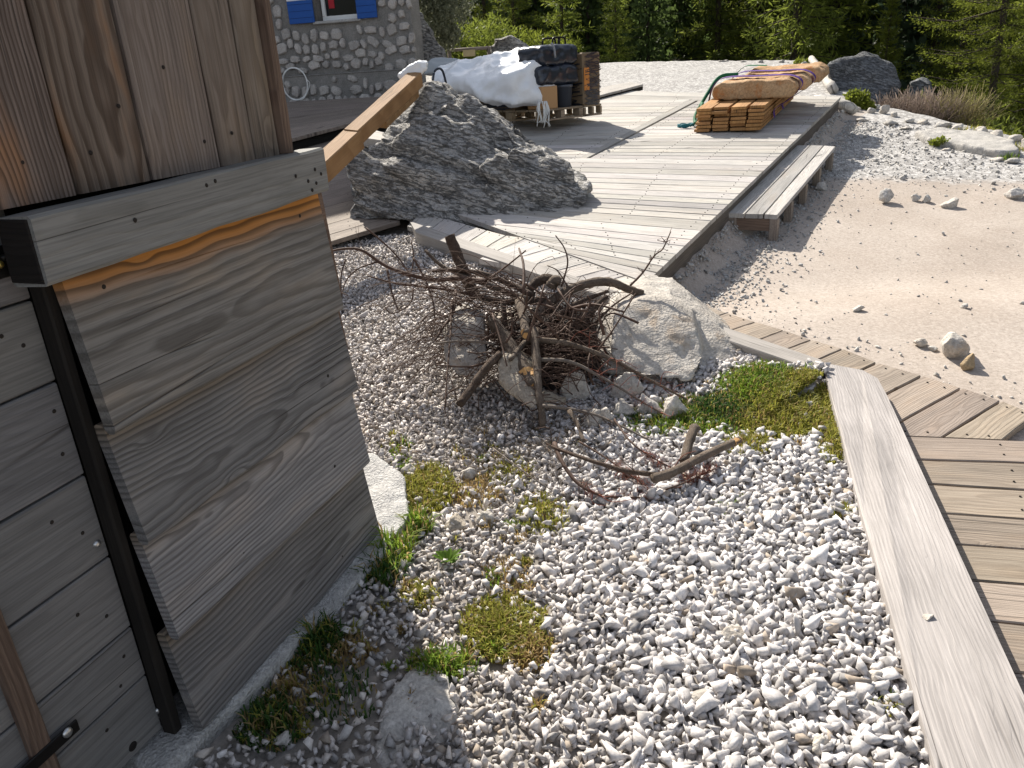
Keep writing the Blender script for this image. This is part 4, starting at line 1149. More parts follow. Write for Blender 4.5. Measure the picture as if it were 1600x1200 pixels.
branch([(782, 552, 3.2), (757, 578, 3.14), (738, 605, 3.08), (718, 632, 3.0)], 5.5, 7, M_BARK, 'short dark branch propped on the gravel at lower left', 5, .1)
branch([(1020, 748, 2.42), (1055, 736, 2.46), (1105, 710, 2.54), (1156, 687, 2.62)], 8, 6, M_BARKG, 'stout fallen stick with an orange broken tip lying on the gravel', 0, cut='end', cutlen=.035)
branch([(1030, 742, 2.45), (985, 737, 2.46), (940, 725, 2.5), (900, 712, 2.56), (862, 697, 2.64)], 4.5, 2.6, M_BARK, 'dark branch on the gravel continuing left from the fallen stick', 10, .12)
branch([(866, 692, 2.66), (880, 725, 2.55), (905, 757, 2.46), (945, 775, 2.41), (1012, 778, 2.40)], 3.4, 1.4, M_TWIG, 'bowed dark twig lying lowest on the gravel', 9, .1, M_RED, needles=200)
branch([(1086, 668, 2.74), (1077, 690, 2.66), (1068, 722, 2.55)], 8.5, 6, M_BARKG, 'short mossy grey stick standing in the gravel beside the fallen stick', 0)
branch([(848, 634, 2.98), (885, 638, 2.95), (930, 648, 2.9), (975, 668, 2.82), (1015, 688, 2.74)], 3, 1.3, M_TWIGG, 'slender grey branch curving right over the grass', 10, .1, M_TWIG)
branch([(890, 642, 2.9), (903, 664, 2.82), (912, 690, 2.73)], 4, 2.5, M_BARKG, 'short crooked stick below the grey block stone', 4, .07)
branch([(985, 446, 3.75), (1005, 425, 3.8), (1022, 400, 3.85), (1036, 388, 3.9), (1048, 362, 3.95)], 1.8, .9, M_TWIG, 'knobbly thin twig rising in front of the sunlit deck', 16, .018)
branch([(868, 368, 3.8), (882, 388, 3.78), (887, 410, 3.76), (882, 432, 3.74), (877, 448, 3.72)], .9, 1.7, M_TWIG, 'thin bowed twig standing upright above the pile', 0)
branch([(855, 415, 3.78), (870, 422, 3.76), (880, 436, 3.74), (886, 446, 3.72)], .8, 1.4, M_TWIG, 'small bent twig just left of the upright one', 0)
branch([(643, 376, 3.85), (646, 405, 3.8), (640, 425, 3.76), (622, 402, 3.8), (600, 380, 3.85), (572, 356, 3.9)], 1, 1.4, M_TWIG, 'wiry twig looping above the left end of the pile', 5, .1)
branch([(605, 420, 3.8), (610, 447, 3.74), (616, 470, 3.68), (622, 484, 3.64)], 1.7, 1.2, M_TWIG, 'drooping dark twig hanging on the far left', 2, .1)
branch([(646, 403, 3.8), (664, 437, 3.72), (677, 473, 3.62), (679, 505, 3.5), (674, 524, 3.42)], 1.8, .9, M_TWIG, 'long drooping twig hanging between the stump and the far left twigs', 3, .1)
branch([(540, 405, 3.85), (533, 432, 3.78), (533, 475, 3.66)], 1.1, 1.4, M_TWIG, 'short twig hanging at the extreme left tip', 2, .06)
branch([(590, 409, 3.85), (560, 420, 3.82), (540, 440, 3.78), (533, 470, 3.7)], 1.4, .8, M_TWIG, 'curved twig arching down on the left', 2, .08)
branch([(646, 450, 3.7), (643, 470, 3.66), (632, 482, 3.62), (612, 490, 3.58), (600, 478, 3.6)], 1.4, .8, M_TWIG, 'hooked twig under the left branches', 1, .08)
branch([(712, 455, 3.7), (707, 490, 3.55), (692, 512, 3.46), (680, 532, 3.38)], 2.8, 1.5, M_TWIG, 'dark drooping twig in front of the left ring rock', 4, .1)
branch([(706, 470, 3.62), (704, 520, 3.4), (700, 570, 3.2), (695, 640, 2.98)], 1.7, 1.1, M_TWIG, 'long straight twig hanging down past the left ring rock', 4, .08)
branch([(868, 500, 3.55), (890, 480, 3.6), (915, 468, 3.65), (950, 455, 3.7)], 5, 3, M_BARK, 'reddish brown branch under the arching one', 14, .14)
branch([(880, 540, 3.45), (905, 505, 3.55), (930, 480, 3.62), (948, 463, 3.66)], 8, 5, M_BARK, 'rotten red brown bough in the middle of the heap', 16, .14)
branch([(786, 470, 3.6), (789, 505, 3.52), (797, 545, 3.42)], 4.5, 3.4, M_BARK, 'dark leaning stick behind the pale barked log', 4, .1)
branch([(825, 455, 3.72), (840, 440, 3.74), (856, 436, 3.74), (870, 446, 3.72)], 7, 9, M_BARK, 'knotty root end on the crest of the pile', 6, .06)
branch([(858, 448, 3.7), (866, 438, 3.7), (876, 440, 3.7)], 8, 7, M_BARKG, 'broken grey root knob on the crest of the pile', 3, .05)
branch([(798, 562, 3.16), (815, 540, 3.3), (838, 524, 3.4)], 3.6, 5, M_BARKG, 'forked grey stick under the sawn stub', 2, .08)
branch([(905, 590, 3.25), (895, 560, 3.3), (890, 520, 3.42), (898, 480, 3.55)], 1.6, 1.4, M_TWIG, 'thin twig crossing the dark hollow of the pile', 5, .1)
branch([(945, 600, 3.3), (930, 560, 3.38), (905, 530, 3.46), (880, 505, 3.52)], 1.8, 1.3, M_TWIG, 'dark twig leaning against the big rock', 6, .1)
branch([(960, 655, 2.86), (985, 690, 2.7), (1020, 715, 2.62), (1075, 745, 2.5)], 1.8, .8, M_TWIG, 'red needled twig lying on grass towards the fallen stick', 10, .09, M_RED, needles=300)
branch([(905, 690, 2.74), (935, 708, 2.66), (975, 735, 2.56), (1010, 760, 2.46)], 1.8, .8, M_TWIG, 'red needled twig on the gravel in the middle foreground', 10, .09, M_RED, needles=340)
branch([(1040, 765, 2.42), (1075, 752, 2.46), (1110, 735, 2.5)], 1.6, .8, M_TWIG, 'red needled twig tucked beneath the fallen stick', 10, .06, M_RED, needles=360)
branch([(1155, 1045, 1.63), (1190, 1070, 1.59), (1230, 1092, 1.55), (1275, 1120, 1.51)], 1.6, 1.2, M_RED, 'single reddish twig lying on the gravel near the bottom', 2, .05)
branch([(770, 700, 2.75), (830, 745, 2.55), (900, 790, 2.42)], 1.2, .7, M_TWIGG, 'thin grey stem lying across the gravel below the pile', 3, .06)
# the tangle nobody could count
tb = Tubes()
for _ in range(1050):
    x, y = (random.gauss(765, 45), random.gauss(555, 55)) if random.random() < .13 else (random.gauss(865, 60), random.gauss(540, 44)) if random.random() < .6 else (random.gauss(885, 38), random.gauss(520, 36))
    if not (690 < x < 1000 and 440 < y < 640) or (x > 930 and y > 500) or (y > 590 and random.random() < .6): continue
    gnd = onT(x, min(700, y + 40)); Y0 = min(3.75, max(3.0, 3.72 - (y - 470) * .0042)) + random.uniform(-.12, .12)
    b = deep(x, y, Y0)
    if b.z < T(b.x, b.y): continue
    az = random.uniform(-.4, 3.6); d = Vector((math.cos(az), random.uniform(-.5, .5), math.sin(az) * .7 + .1)).normalized()
    L = random.uniform(.06, .24)
    q = [b - d * L * .5, b + Vector(rng.normal(size=3)) * .018, b + d * L * .5 + Vector((0, 0, -.03))]
    if min(v.z - T(v.x, v.y) for v in q) < -.01: continue
    tb.add(q, random.uniform(.0012, .004), .0009, 4, 3)
for _ in range(170):           # long wiry twigs reaching out to the left
    x, y = random.uniform(700, 830), random.uniform(430, 580)
    b = deep(x, y, random.uniform(3.4, 3.8))
    if b.z < T(b.x, b.y): continue
    L = random.uniform(.12, .5); a = random.gauss(3.1, .8)
    d = Vector((math.cos(a), random.uniform(-.5, .3), math.sin(a) * .4 + .12)).normalized()
    m1 = b + d * L * .5 + Vector((0, 0, .03)); m2 = b + d * L + Vector((random.gauss(0, .02), 0, -.05))
    if m2.z < T(m2.x, m2.y): continue
    tb.add([b, m1, m2, m2 + d * .06 + Vector((0, 0, -.05))], random.uniform(.0014, .003), .0008, 4, 4)
    if random.random() < .7: tb.add([m1, m1 + d * .07 + Vector((0, random.gauss(0, .05), random.gauss(0, .06)))], .0013, .0007, 3, 1)
for _ in range(70):           # thicker pieces jammed at all angles
    x, y = random.gauss(850, 55), random.gauss(525, 38)
    b = deep(x, y, random.uniform(3.25, 3.7))
    d = Vector(rng.normal(size=3)); d.z = abs(d.z) * .6; d.normalize(); L = random.uniform(.12, .34)
    P_ = [b - d * L * .5, b + Vector(rng.normal(size=3)) * .02, b + d * L * .5]
    if min(v.z - T(v.x, v.y) for v in P_) < 0: continue
    tb.add(P_, random.uniform(.003, .008), random.uniform(.002, .005), 6, 3, .15)
tag(tb.build('twig_tangle', M_TWIG), 'tangle of dark dead twigs filling the brush pile', 'twigs', kind='stuff')
tb = Tubes()
for _ in range(430):
    x, y = random.gauss(850, 85), random.gauss(690, 36)
    b = onT(x, y, .02)
    az = random.random() * 6.28; L = random.uniform(.04, .22)
    d = Vector((math.cos(az), math.sin(az), random.uniform(-.05, .22))) * L
    tb.add([b, b + d * .5 + Vector((0, 0, .008)), b + d], .0014, .0007, 3, 2)
tag(tb.build('fallen_twigs', M_TWIGG), 'fine grey twigs littered on the gravel below the brush pile', 'twigs', kind='stuff')
# black mound added so that the hollow of the pile looks dark
Pa = [deep(x, y, Y_) for x, y, Y_ in ((775, 560, 3.5), (800, 500, 3.75), (850, 478, 3.8), (900, 478, 3.8), (940, 500, 3.75), (945, 560, 3.55), (930, 610, 3.4), (860, 620, 3.3), (800, 600, 3.35), (870, 500, 3.62), (880, 550, 3.48))]
Pa += [p_ + Vector((0, .25, -.12)) for p_ in Pa[:9]]
tag(rock('hollow_dark_mound', Pa, M_CHAR, .016, .05, 9, 77), 'black mound added to darken the hollow of the brush pile', 'dark mound')
# charred wood in the hollow
for x, y, w, h in ((850, 585, 70, 60), (905, 570, 80, 70), (890, 520, 70, 50)):
    c_ = deep(x, y, 3.45 if y > 530 else 3.6)
    hv, ht = crushed(int(x), 14, (.10, .09, .085))
    tag(mk('charred_block', [c_ + Vector([float(q) for q in v]) for v in hv], [tuple(int(j) for j in t) for t in ht], M_CHAR), 'charred black chunk of wood ' + ('low on the left of the hollow' if x == 850 else 'low on the right of the hollow' if x == 905 else 'highest in the hollow') + ' of the brush pile', 'charred wood', 'charred chunks in the fire ring')

# ------------------------------------------------------------------ leaning timber on the boulder
A_, B_ = deep(505, 262, 5.6), deep(650, 128, 7.0)
d_ = (B_ - A_)
lt = empty('leaning_timber', A_, 'long orange brown timber leaning on the boulder with white plastic wrapped round its top', 'timber')
up_ = Vector((0, -.35, 1)); up_ = (up_ - d_.normalized() * up_.dot(d_.normalized())).normalized()
A2 = A_ - d_ * .25; A3 = A_ + d_ * .30
sd_ = d_.normalized().cross(up_)
def beamseg(p, q, w, h, mat, nm, off=0.):
    o_ = up_ * (h / 2 + off)
    return board(nm, lt, [p - sd_ * w + o_, q - sd_ * w + o_, q + sd_ * w + o_, p + sd_ * w + o_], mat, h, up=up_, bev=.008)
beamseg(A2, A3, .068, .15, M_NEWT, 'lower_timber')
beamseg(A3 - d_ * .02, B_, .062, .12, M_NEWT, 'upper_timber', .022)
beamseg(A_ + d_ * .55, B_ - d_ * .06, .062, .06, M_NEWT, 'strip', -.062)
wr = [deep(x, y, 7.05 + dy) for x, y in ((622, 118), (640, 104), (655, 96), (668, 97), (665, 108), (652, 120), (634, 130)) for dy in (-.07, .1)]
def wrinkle(amp, sc_):
    return lambda p, n: p + n * (amp * (1 - abs(noise.noise(p * sc_)) * 2.2) + amp * .5 * noise.noise(p * sc_ * 2.7))
kp = N('white_plastic'); f_n = kp.noise(kp.obj(), 6, 4)
kp.col(kp.mix(f_n, (.70, .72, .74), (.82, .83, .84))); kp.rough(.35); kp.b.inputs['Specular IOR Level'].default_value = .45; kp.bump(kp.noise(kp.obj(), 14, 4, .6, 1.), .35, .02)
M_PLASTIC = kp.m
me = sculpt(wr, .012, wrinkle(.012, 14)); me.materials.append(M_PLASTIC); me.name = 'plastic_wrap'
link('plastic_wrap', me, None, lt)
sw = deep(592, 222, 6.75)
pp_ = [deep(552, 214, 6.7), deep(622, 222, 6.55), deep(622, 213, 6.75), deep(575, 200, 7.0)]
tag(board('grey_plank', None, [pp_[0], pp_[1], pp_[2], pp_[3]], M_DECK, .07), 'short thick grey plank on the boulder shoulder under the leaning timber', 'plank')

# ------------------------------------------------------------------ pallet load under the white sheet
O_ = at(848, 212, OFF); ZD = O_.z
e1 = Vector((.761, .649, 0)); e2 = Vector((-.649, .761, 0)); ez = Vector((0, 0, 1))
def dk(p): return zg(p.y) + OFF
def sp(a, b, z): 
    return O_ + e1 * a + e2 * b + ez * z
def blk(name, parent, a0, a1, b0, b1, z0, z1, mat, bev=.004):
    return box_at(name, parent, frame(sp((a0 + a1) / 2, (b0 + b1) / 2, (z0 + z1) / 2), e1, ez), a1 - a0, b1 - b0, z1 - z0, mat, bev)
M_PAL = wood('pallet_wood', (.36, .28, .19), (.22, .16, .10), 80, .4, .5, .12)
M_CARD = plain('cardboard', (.42, .25, .12), .8, 0, .08, 6)
M_FILM = plain('dark_film', (.012, .017, .030), .28, 0, .4, 9, .5)
M_GBUCK = plain('grey_bucket', (.055, .065, .085), .35, 0, .15, 6, .5)
M_LOADBR = plain('packed_goods', (.20, .145, .09), .8, 0, .35, 7)
def pallet(nm, a0, a1, b0, b1, label, zb=0.):
    z0 = max(dk(sp(a0, b0, 0)), dk(sp(a1, b1, 0)), dk(sp(a1, b0, 0))) - ZD
    p = empty(nm, sp(a0, b0, z0), label, 'pallet', 'pallets under the wrapped loads')
    n = 5
    for i in range(n):
        w = (b1 - b0) / n
        blk('deck_board', p, a0, a1, b0 + i * w + .008, b0 + (i + 1) * w - .008, z0 + .10, z0 + .122, M_PAL)
    for f in (0., .45, .9):
        for g in (0., .45, .9):
            a = a0 + (a1 - a0) * f; b = b0 + (b1 - b0) * g
            blk('block', p, a, a + (a1 - a0) * .1, b, b + (b1 - b0) * .1, z0 + .022, z0 + .098, M_PAL)
    for f in (0., .45, .9):
        b = b0 + (b1 - b0) * f
        blk('base_board', p, a0, a1, b, b + (b1 - b0) * .1, z0 + .0, z0 + .02, M_PAL)
    return z0 + .122
zp_ = pallet('pallet', 0, .66, 0, 1.1, 'wooden pallet under the white sheeted load and dark sacks', 0)
zq_ = pallet('pallet', .70, 1.0, .02, .8, 'narrow wooden pallet under the film wrapped crate', 0)
tag(blk('cardboard_box', None, .03, .27, .015, .26, zp_, zp_ + .235, M_CARD, .008), 'plain brown cardboard box at the corner of the pallet', 'box')
def lathe(name, c, prof, mat, n=18):
    V, Fc = [], []
    for r_, z_ in prof:
        for i in range(n):
            a = i * 2 * math.pi / n
            V.append(c + Vector((r_ * math.cos(a), r_ * math.sin(a), z_)))
    for j in range(len(prof) - 1):
        for i in range(n):
            i2 = (i + 1) % n
            Fc.append((j * n + i, j * n + i2, j * n + n + i2, j * n + n + i))
    Fc.append(tuple(range(n - 1, -1, -1))); Fc.append(tuple(range((len(prof) - 1) * n, len(prof) * n)))
    return mk(name, V, Fc, mat, None, None, True)
tag(lathe('bucket', sp(.47, .13, zp_), ((.09, 0), (.105, .21), (.112, .21), (.112, .235), (.10, .238)), M_GBUCK), 'dark grey bucket standing beside the cardboard box on the pallet', 'bucket')
def bag(name, a, b, z, wa, wb, h, mat, label, cat, seed, amp=.022, grp=None):
    P = []
    for s1 in (-1, 1):
        for s2 in (-1, 1):
            for s3 in (-1, 1):
                P += [sp(a + s1 * wa * .40, b + s2 * wb * .40, z + h * (.5 + s3 * .5)), sp(a + s1 * wa * .5, b + s2 * wb * .42, z + h * (.5 + s3 * .36)), sp(a + s1 * wa * .42, b + s2 * wb * .5, z + h * (.5 + s3 * .36))]
    sv = Vector((seed, seed * 2, 3))
    me = sculpt(P, .022, lambda p, n: p + n * (amp * (.4 - abs(noise.noise((p + sv) * 7)) * 1.4) + amp * .4 * noise.noise(Vector((p.x * 8, p.y * 8, p.z * 40)) + sv)))
    c = sp(a, b, z); me.transform(Matrix.Translation(-c)); me.materials.append(mat); me.name = name
    return tag(link(name, me, Matrix.Translation(c)), label, cat, grp)
bag('wrapped_sack', .34, .22, zp_ + .24, .62, .38, .21, M_FILM, 'lower dark blue film wrapped sack above the bucket and box', 'sack', 3, grp='dark wrapped sacks')
bag('wrapped_sack', .36, .24, zp_ + .44, .60, .40, .21, M_FILM, 'upper dark blue film wrapped sack on top of the pallet load', 'sack', 9, grp='dark wrapped sacks')
def strips(name, parent, faceO, u, v, nrm, w, h, n, mat, wid=.008):
    V, Fc = [], []
    for i in range(n):
        z0 = random.random() * h; z1 = min(h, max(0, z0 + random.gauss(0, .05)))
        pts_ = []
        x0 = random.uniform(0, .25) * w; x1 = w * random.uniform(.7, 1)
        for t_ in np.linspace(0, 1, 5):
            pts_.append(faceO + u * (x0 + (x1 - x0) * t_) + v * (z0 + (z1 - z0) * t_ + random.gauss(0, .006)) + nrm * (.006 + random.random() * .008))
        k_ = len(V); ww = wid * random.uniform(.4, 1.6)
        for p_ in pts_: V += [p_, p_ + v * ww + nrm * .002]
        for j in range(4): Fc.append((k_ + 2 * j, k_ + 2 * j + 2, k_ + 2 * j + 3, k_ + 2 * j + 1))
    o = mk(name, V, Fc, mat, parent); o['kind'] = 'stuff'
    return o
wl = blk('wrapped_load', None, .0, .62, .44, 1.08, zp_, zp_ + .42, M_LOADBR, .02)
tag(wl, 'brown goods wrapped in shredded black film beneath the white sheet', 'load')
strips('film_strips', wl, sp(0, .44, zp_), e2, ez, -e1, .64, .40, 60, M_FILM, .010)
cr = blk('wrapped_crate', None, .70, .99, .03, .75, zq_, zq_ + .56, M_LOADBR, .015)
tag(cr, 'tall crate wrapped in black stretch film at the right end of the stack', 'crate')
strips('film_strips', cr, sp(.70, .03, zq_), e1, ez, -e2, .29, .55, 85, M_FILM, .008)
strips('film_strips', cr, sp(.99, .03, zq_), e2, ez, e1, .72, .55, 70, M_FILM, .010)
strips('film_strips', cr, sp(.70, .75, zq_), -e2, ez, -e1, .72, .55, 50, M_FILM, .012)
blk('orange_label', cr, .705, .79, .018, .0265, zq_ + .16, zq_ + .40, plain('orange_card', (.50, .20, .05), .7), .001)
tb = Tubes()
ho = sp(.50, .30, zp_ + .63)
for i in range(2):
    q_ = ho + e2 * (.16 * i)
    tb.add([q_, q_ + ez * .07, q_ + e1 * .03 + ez * .10, q_ + e1 * .17 + ez * .10, q_ + e1 * .20 + ez * .07, q_ + e1 * .20], .011, .011, 6, 4)
tb.add([ho + e1 * .1 + ez * .10, ho + e1 * .1 - ez * .02], .016, .016, 6, 1)
tag(tb.build('black_handle', M_BLACK), 'black tubular handle standing on top of the dark sacks', 'handle')
# white sheet
Wt = [deep(x, y, Y_) for x, y, Y_ in ((676, 128, 9.7), (688, 106, 10.0), (722, 106, 10.1), (742, 98, 10.0), (776, 91, 9.9), (802, 85, 9.8), (834, 81, 9.6), (846, 92, 9.35), (862, 110, 9.2), (866, 124, 9.15), (860, 141, 9.05), (842, 156, 8.95), (802, 163, 8.85), (762, 155, 9.0), (722, 138, 9.3), (800, 120, 8.9), (840, 100, 9.05), (760, 128, 9.05))]
Wt += [deep(x, y, Y_) for x, y, Y_ in ((700, 120, 10.7), (780, 96, 10.7), (836, 88, 10.4), (850, 120, 10.0), (780, 140, 10.3))]
def tarp(p, n):
    q_ = p * 3.2
    fold = 1 - abs(noise.noise(Vector((q_.x * .8 + q_.z, q_.y * .8, q_.z * .6)))) * 2.4
    fold2 = 1 - abs(noise.noise(Vector((q_.x * 1.6 - q_.z * 1.8, q_.y * 2, q_.z + 4)))) * 2.2
    return p + n * (.042 * fold + .026 * fold2 + .012 * noise.noise(p * 11))
me = sculpt(Wt, .022, tarp); me.materials.append(M_PLASTIC); me.name = 'white_sheet'
tag(link('white_sheet', me), 'crumpled white plastic sheet draped over the pallet load', 'plastic sheet')
Gt = [deep(x, y, Y_) for x, y, Y_ in ((664, 116, 10.4), (668, 95, 10.5), (690, 90, 10.6), (712, 91, 10.6), (726, 102, 10.5), (728, 116, 10.4), (700, 118, 10.2))] + [deep(x, y, 11.0) for x, y in ((672, 112), (690, 96), (720, 104))]
me = sculpt(Gt, .03, wrinkle(.02, 5)); me.materials.append(plain('grey_sheet', (.33, .35, .36), .6, 0, .15, 5)); me.name = 'grey_sheet'
tag(link('grey_sheet', me), 'grey sheet covering a low heap left of the white plastic sheet', 'sheet')
tb = Tubes(); tb.add([deep(676, 128, 9.2), deep(679, 112, 9.22), deep(686, 107, 9.24), deep(692, 112, 9.26), deep(697, 130, 9.28)], .013, .013, 7, 5)
tag(tb.build('bent_hose', M_FILM), 'bent dark blue hose arching up behind the boulder top', 'hose')
tb = Tubes()
for i in range(12):
    x = random.uniform(842, 854)
    tb.add([deep(x, 158, 8.85), deep(x + random.uniform(-4, 5), 172, 8.82), deep(x + random.uniform(-3, 6), 186, 8.82), deep(x + random.uniform(-4, 9), random.uniform(190, 200), 8.84)], .006, .005, 5, 3)
tag(tb.build('rope_bundle', plain('white_rope', (.66, .66, .63), .8, 0, .1, 60)), 'bundle of white rope hanging at the pallet corner', 'rope')
tb = Tubes(); tb.add([sp(.22, .04, zp_ + .665), sp(.24, .02, zp_ + .62), sp(.25, .015, zp_ + .52)], .013, .013, 5, 3)
tag(tb.build('grey_strap', plain('grey_strap', (.25, .26, .28), .6)), 'grey strap end hanging over the dark sacks', 'strap')

# ------------------------------------------------------------------ stack of new boards with slabs and straps
P0, P1 = at(1085, 207, OFF), at(1192, 208, OFF)
u_ = (P1 - P0); wid = u_.length; u_.z = 0; u_.normalize()
far_ = at(1276, 148, OFF); v_ = (far_ - P1); vl = math.hypot(v_.x, v_.y); rise = v_.z / vl; v_.z = 0
v_ -= u_ * v_.dot(u_) * .35; v_.normalize()
vs = Vector((v_.x, v_.y, rise)).normalized(); wv_ = u_.cross(vs).normalized()
if wv_.z < 0: wv_ = -wv_
def bp_(a, b, h): return P0 + u_ * a + vs * b + wv_ * h
bs = empty('board_stack', P0, 'stack of new orange brown boards lying on the deck near its edge', 'board stack')
LB = min(vl, 2.0)
th = .027
for L_ in range(7):
    xs = 0.
    for c_ in range(4):
        w_ = wid / 4
        dj = random.uniform(-.03, .05); ja = random.uniform(-.010, .010)
        if L_ == 6: dj += random.uniform(.0, .03)
        h_ = (L_ + 1) * (th + .0075)
        a0, a1 = c_ * w_ + .011 + ja, (c_ + 1) * w_ - .011 + ja
        board('board', bs, [bp_(a0, dj, h_), bp_(a0, dj + LB, h_), bp_(a1, dj + LB, h_), bp_(a1, dj, h_)], M_NEW, th, up=wv_, bev=.002, seg=3, jit=.002)
HT = 7 * (th + .0075)
M_SLABW = stone_mat('split_slab_wood', (.55, .37, .21), (.44, .26, .125), (.32, .13, .04), .5, 4., (.46, .16, .035), .7, .5)
def wslab(a0, a1, b0, b1, h0, h1, label, seed):
    P = []
    for a in (a0, a1):
        for b in (b0, b1):
            s1 = 1 if a == a0 else -1; s2 = 1 if b == b0 else -1
            P += [bp_(a + .05 * s1, b + .02 * s2, h0), bp_(a, b + .03 * s2, h0 + (h1 - h0) * .35), bp_(a + .02 * s1, b + .03 * s2, h1 - .05), bp_(a + .10 * s1, b + .05 * s2, h1), bp_(a + .01 * s1, b + .1 * s2, h0 + (h1 - h0) * .6)]
    o = rock('wooden_slab', P, M_SLABW, .02, .018, 6, seed)
    return tag(o, label, 'wooden slab', 'rounded slabs on the board stack')
wslab(.06, .94, .40, .82, HT + .005, HT + .19, 'nearest thick orange slab lying across the board stack', 51)
wslab(.12, 1.00, .86, 1.36, HT + .005, HT + .17, 'middle pale orange slab across the board stack', 52)
wslab(.16, 1.08, 1.40, 1.95, HT + .005, HT + .18, 'farthest pale slab across the board stack', 53)
M_PURP = plain('purple_webbing', (.085, .03, .20), .7, 0, .15, 30)
M_GRN = plain('green_webbing', (.012, .12, .05), .7, 0, .2, 30)
M_TEAL = plain('teal_rope', (.02, .14, .17), .7, 0, .2, 30)
def strap(P, w, mat, name, label):
    """flat webbing along P, lying on the surface"""
    Q = smooth_path(P, 5); V, Fc = [], []
    for i, p_ in enumerate(Q):
        V += [p_ - vs * w / 2, p_ + vs * w / 2, p_ + vs * w / 2 + wv_ * .005, p_ - vs * w / 2 + wv_ * .005]
        if i:
            k_ = (i - 1) * 4
            for j in range(4): Fc.append((k_ + j, k_ + (j + 1) % 4, k_ + 4 + (j + 1) % 4, k_ + 4 + j))
    return tag(mk(name, V, Fc, mat), label, 'strap', 'webbing straps round the board stack')
H2 = HT + .205
strap([bp_(-.02, .62, .03), bp_(-.02, .64, HT * .7), bp_(.02, .68, HT + .12), bp_(.14, .72, H2), bp_(.5, .66, H2 + .004), bp_(.84, .62, H2), bp_(.965, .6, HT + .12), bp_(.86, .58, HT - .02), bp_(wid + .012, .56, HT * .5), bp_(wid + .01, .56, .03)], .085, M_PURP, 'purple_strap', 'purple ratchet strap over the nearest slab')
strap([bp_(-.02, 1.35, .03), bp_(-.01, 1.3, HT), bp_(.10, 1.25, HT + .13), bp_(.24, 1.2, H2 - .005), bp_(.6, 1.12, H2 - .005), bp_(.9, 1.1, H2 - .01), bp_(1.025, 1.1, HT + .1), bp_(.9, 1.1, HT - .02), bp_(wid + .012, 1.1, HT * .4), bp_(wid + .01, 1.1, .03)], .085, M_PURP, 'purple_strap', 'purple ratchet strap over the middle slab')
strap([bp_(.02, 1.72, HT + .1), bp_(.15, 1.66, H2), bp_(.3, 1.6, H2 + .01), bp_(.42, 1.55, H2 + .008)], .07, M_GRN, 'green_strap', 'green strap lying on top of the far slab')
tb = Tubes(); tb.add([bp_(.22, .95, H2), bp_(.05, .85, HT + .2), bp_(-.04, .7, HT + .06), bp_(-.10, .45, .12), bp_(-.07, .3, .05), bp_(-.02, .28, .1), bp_(-.05, .5, .22)], .022, .02, 6, 6)
tag(tb.build('green_strap', M_GRN), 'green webbing hanging down the left side of the board stack', 'strap')
tb = Tubes(); c_ = bp_(-.17, .30, .025)
tb.add([c_ + Vector((.085 * math.cos(a), .07 * math.sin(a), .012 * math.sin(a * 2.5))) for a in np.linspace(0, 11.5, 26)], .012, .012, 6, 2)
tag(tb.build('teal_rope', M_TEAL), 'small teal rope coil on the deck left of the board stack', 'rope')

# ------------------------------------------------------------------ stone house at the back left
B0 = Vector((-1.104, 12.123, 0)); BD = Vector((.97, -.244, 0)).normalized(); BN = Vector((-.244, -.97, 0)).normalized()
BK = Vector((-.34, .94, 0)).normalized()                # the side walls run back slightly off square
def hb(s, z, o=0.):
    if o < -.405: return B0 + BD * s - BN * .4 + BK * (-o - .4) + Vector((0, 0, z))
    return B0 + BD * s + BN * o + Vector((0, 0, z))
def hskew(name, s0, s1, z0, z1, o0, o1):
    V = [hb(s, z, o) for s in (s0, s1) for z in (z0, z1) for o in (o0, o1)]
    o_ = mk(name, V, [(0, 1, 3, 2), (4, 6, 7, 5), (0, 4, 5, 1), (2, 3, 7, 6), (0, 2, 6, 4), (1, 5, 7, 3)], M_MORTAR, house)
    fix(o_.data)
house = empty('stone_house', hb(-3, .9), 'grey rubble stone house with blue and white shutters', 'house')
def hbox(name, s0, s1, z0, z1, o0, o1, mat, parent=house, bev=.0):
    return box_at(name, parent, frame(hb((s0 + s1) / 2, (z0 + z1) / 2, (o0 + o1) / 2), BD, Vector((0, 0, 1))), s1 - s0, abs(o1 - o0), z1 - z0, mat, bev)
WIN = [(-1.45, -.80), (-3.35, -2.62)]
ss = [-7.0, -3.35, -2.62, -1.45, -.80, .0]
EAVE, TOPZ = 4.3, 6.4
for i in range(5):
    s0, s1 = ss[i], ss[i + 1]
    if (s0, s1) in WIN:
        hbox('wall', s0, s1, .6, 2.33, 0, -.4, M_MORTAR); hbox('wall', s0, s1, 3.35, EAVE, 0, -.4, M_MORTAR)
    else: hbox('wall', s0, s1, .6, EAVE, 0, -.4, M_MORTAR)
hskew('side_wall', -.4, 0, .6, EAVE, -.406, -6.)
hskew('side_wall', -7., -6.6, .6, EAVE, -.406, -6.)
hskew('back_wall', -7., 0, .6, EAVE, -6.004, -6.3)
gv = [hb(-7, EAVE + .002, 0), hb(0, EAVE + .002, 0), hb(-3.5, TOPZ, 0), hb(-7, EAVE + .002, -.4), hb(0, EAVE + .002, -.4), hb(-3.5, TOPZ, -.4)]
mk('gable', gv, [(0, 1, 2), (3, 5, 4), (0, 3, 4, 1), (1, 4, 5, 2), (2, 5, 3, 0)], M_MORTAR, house)
for a in (-1, 1):
    e_ = -3.5 + a * 3.7
    zr_ = TOPZ - (TOPZ - EAVE) / 3.5 * 3.7
    board('roof', house, [hb(e_, zr_ + .13, .3), hb(e_, zr_ + .13, -6.6), hb(-3.5, TOPZ + .13, -6.6), hb(-3.5, TOPZ + .13, .3)], M_SHADEW, .1)
hbox('plinth', -7, .04, .55, 1.60, .08, .003, M_MORTAR)
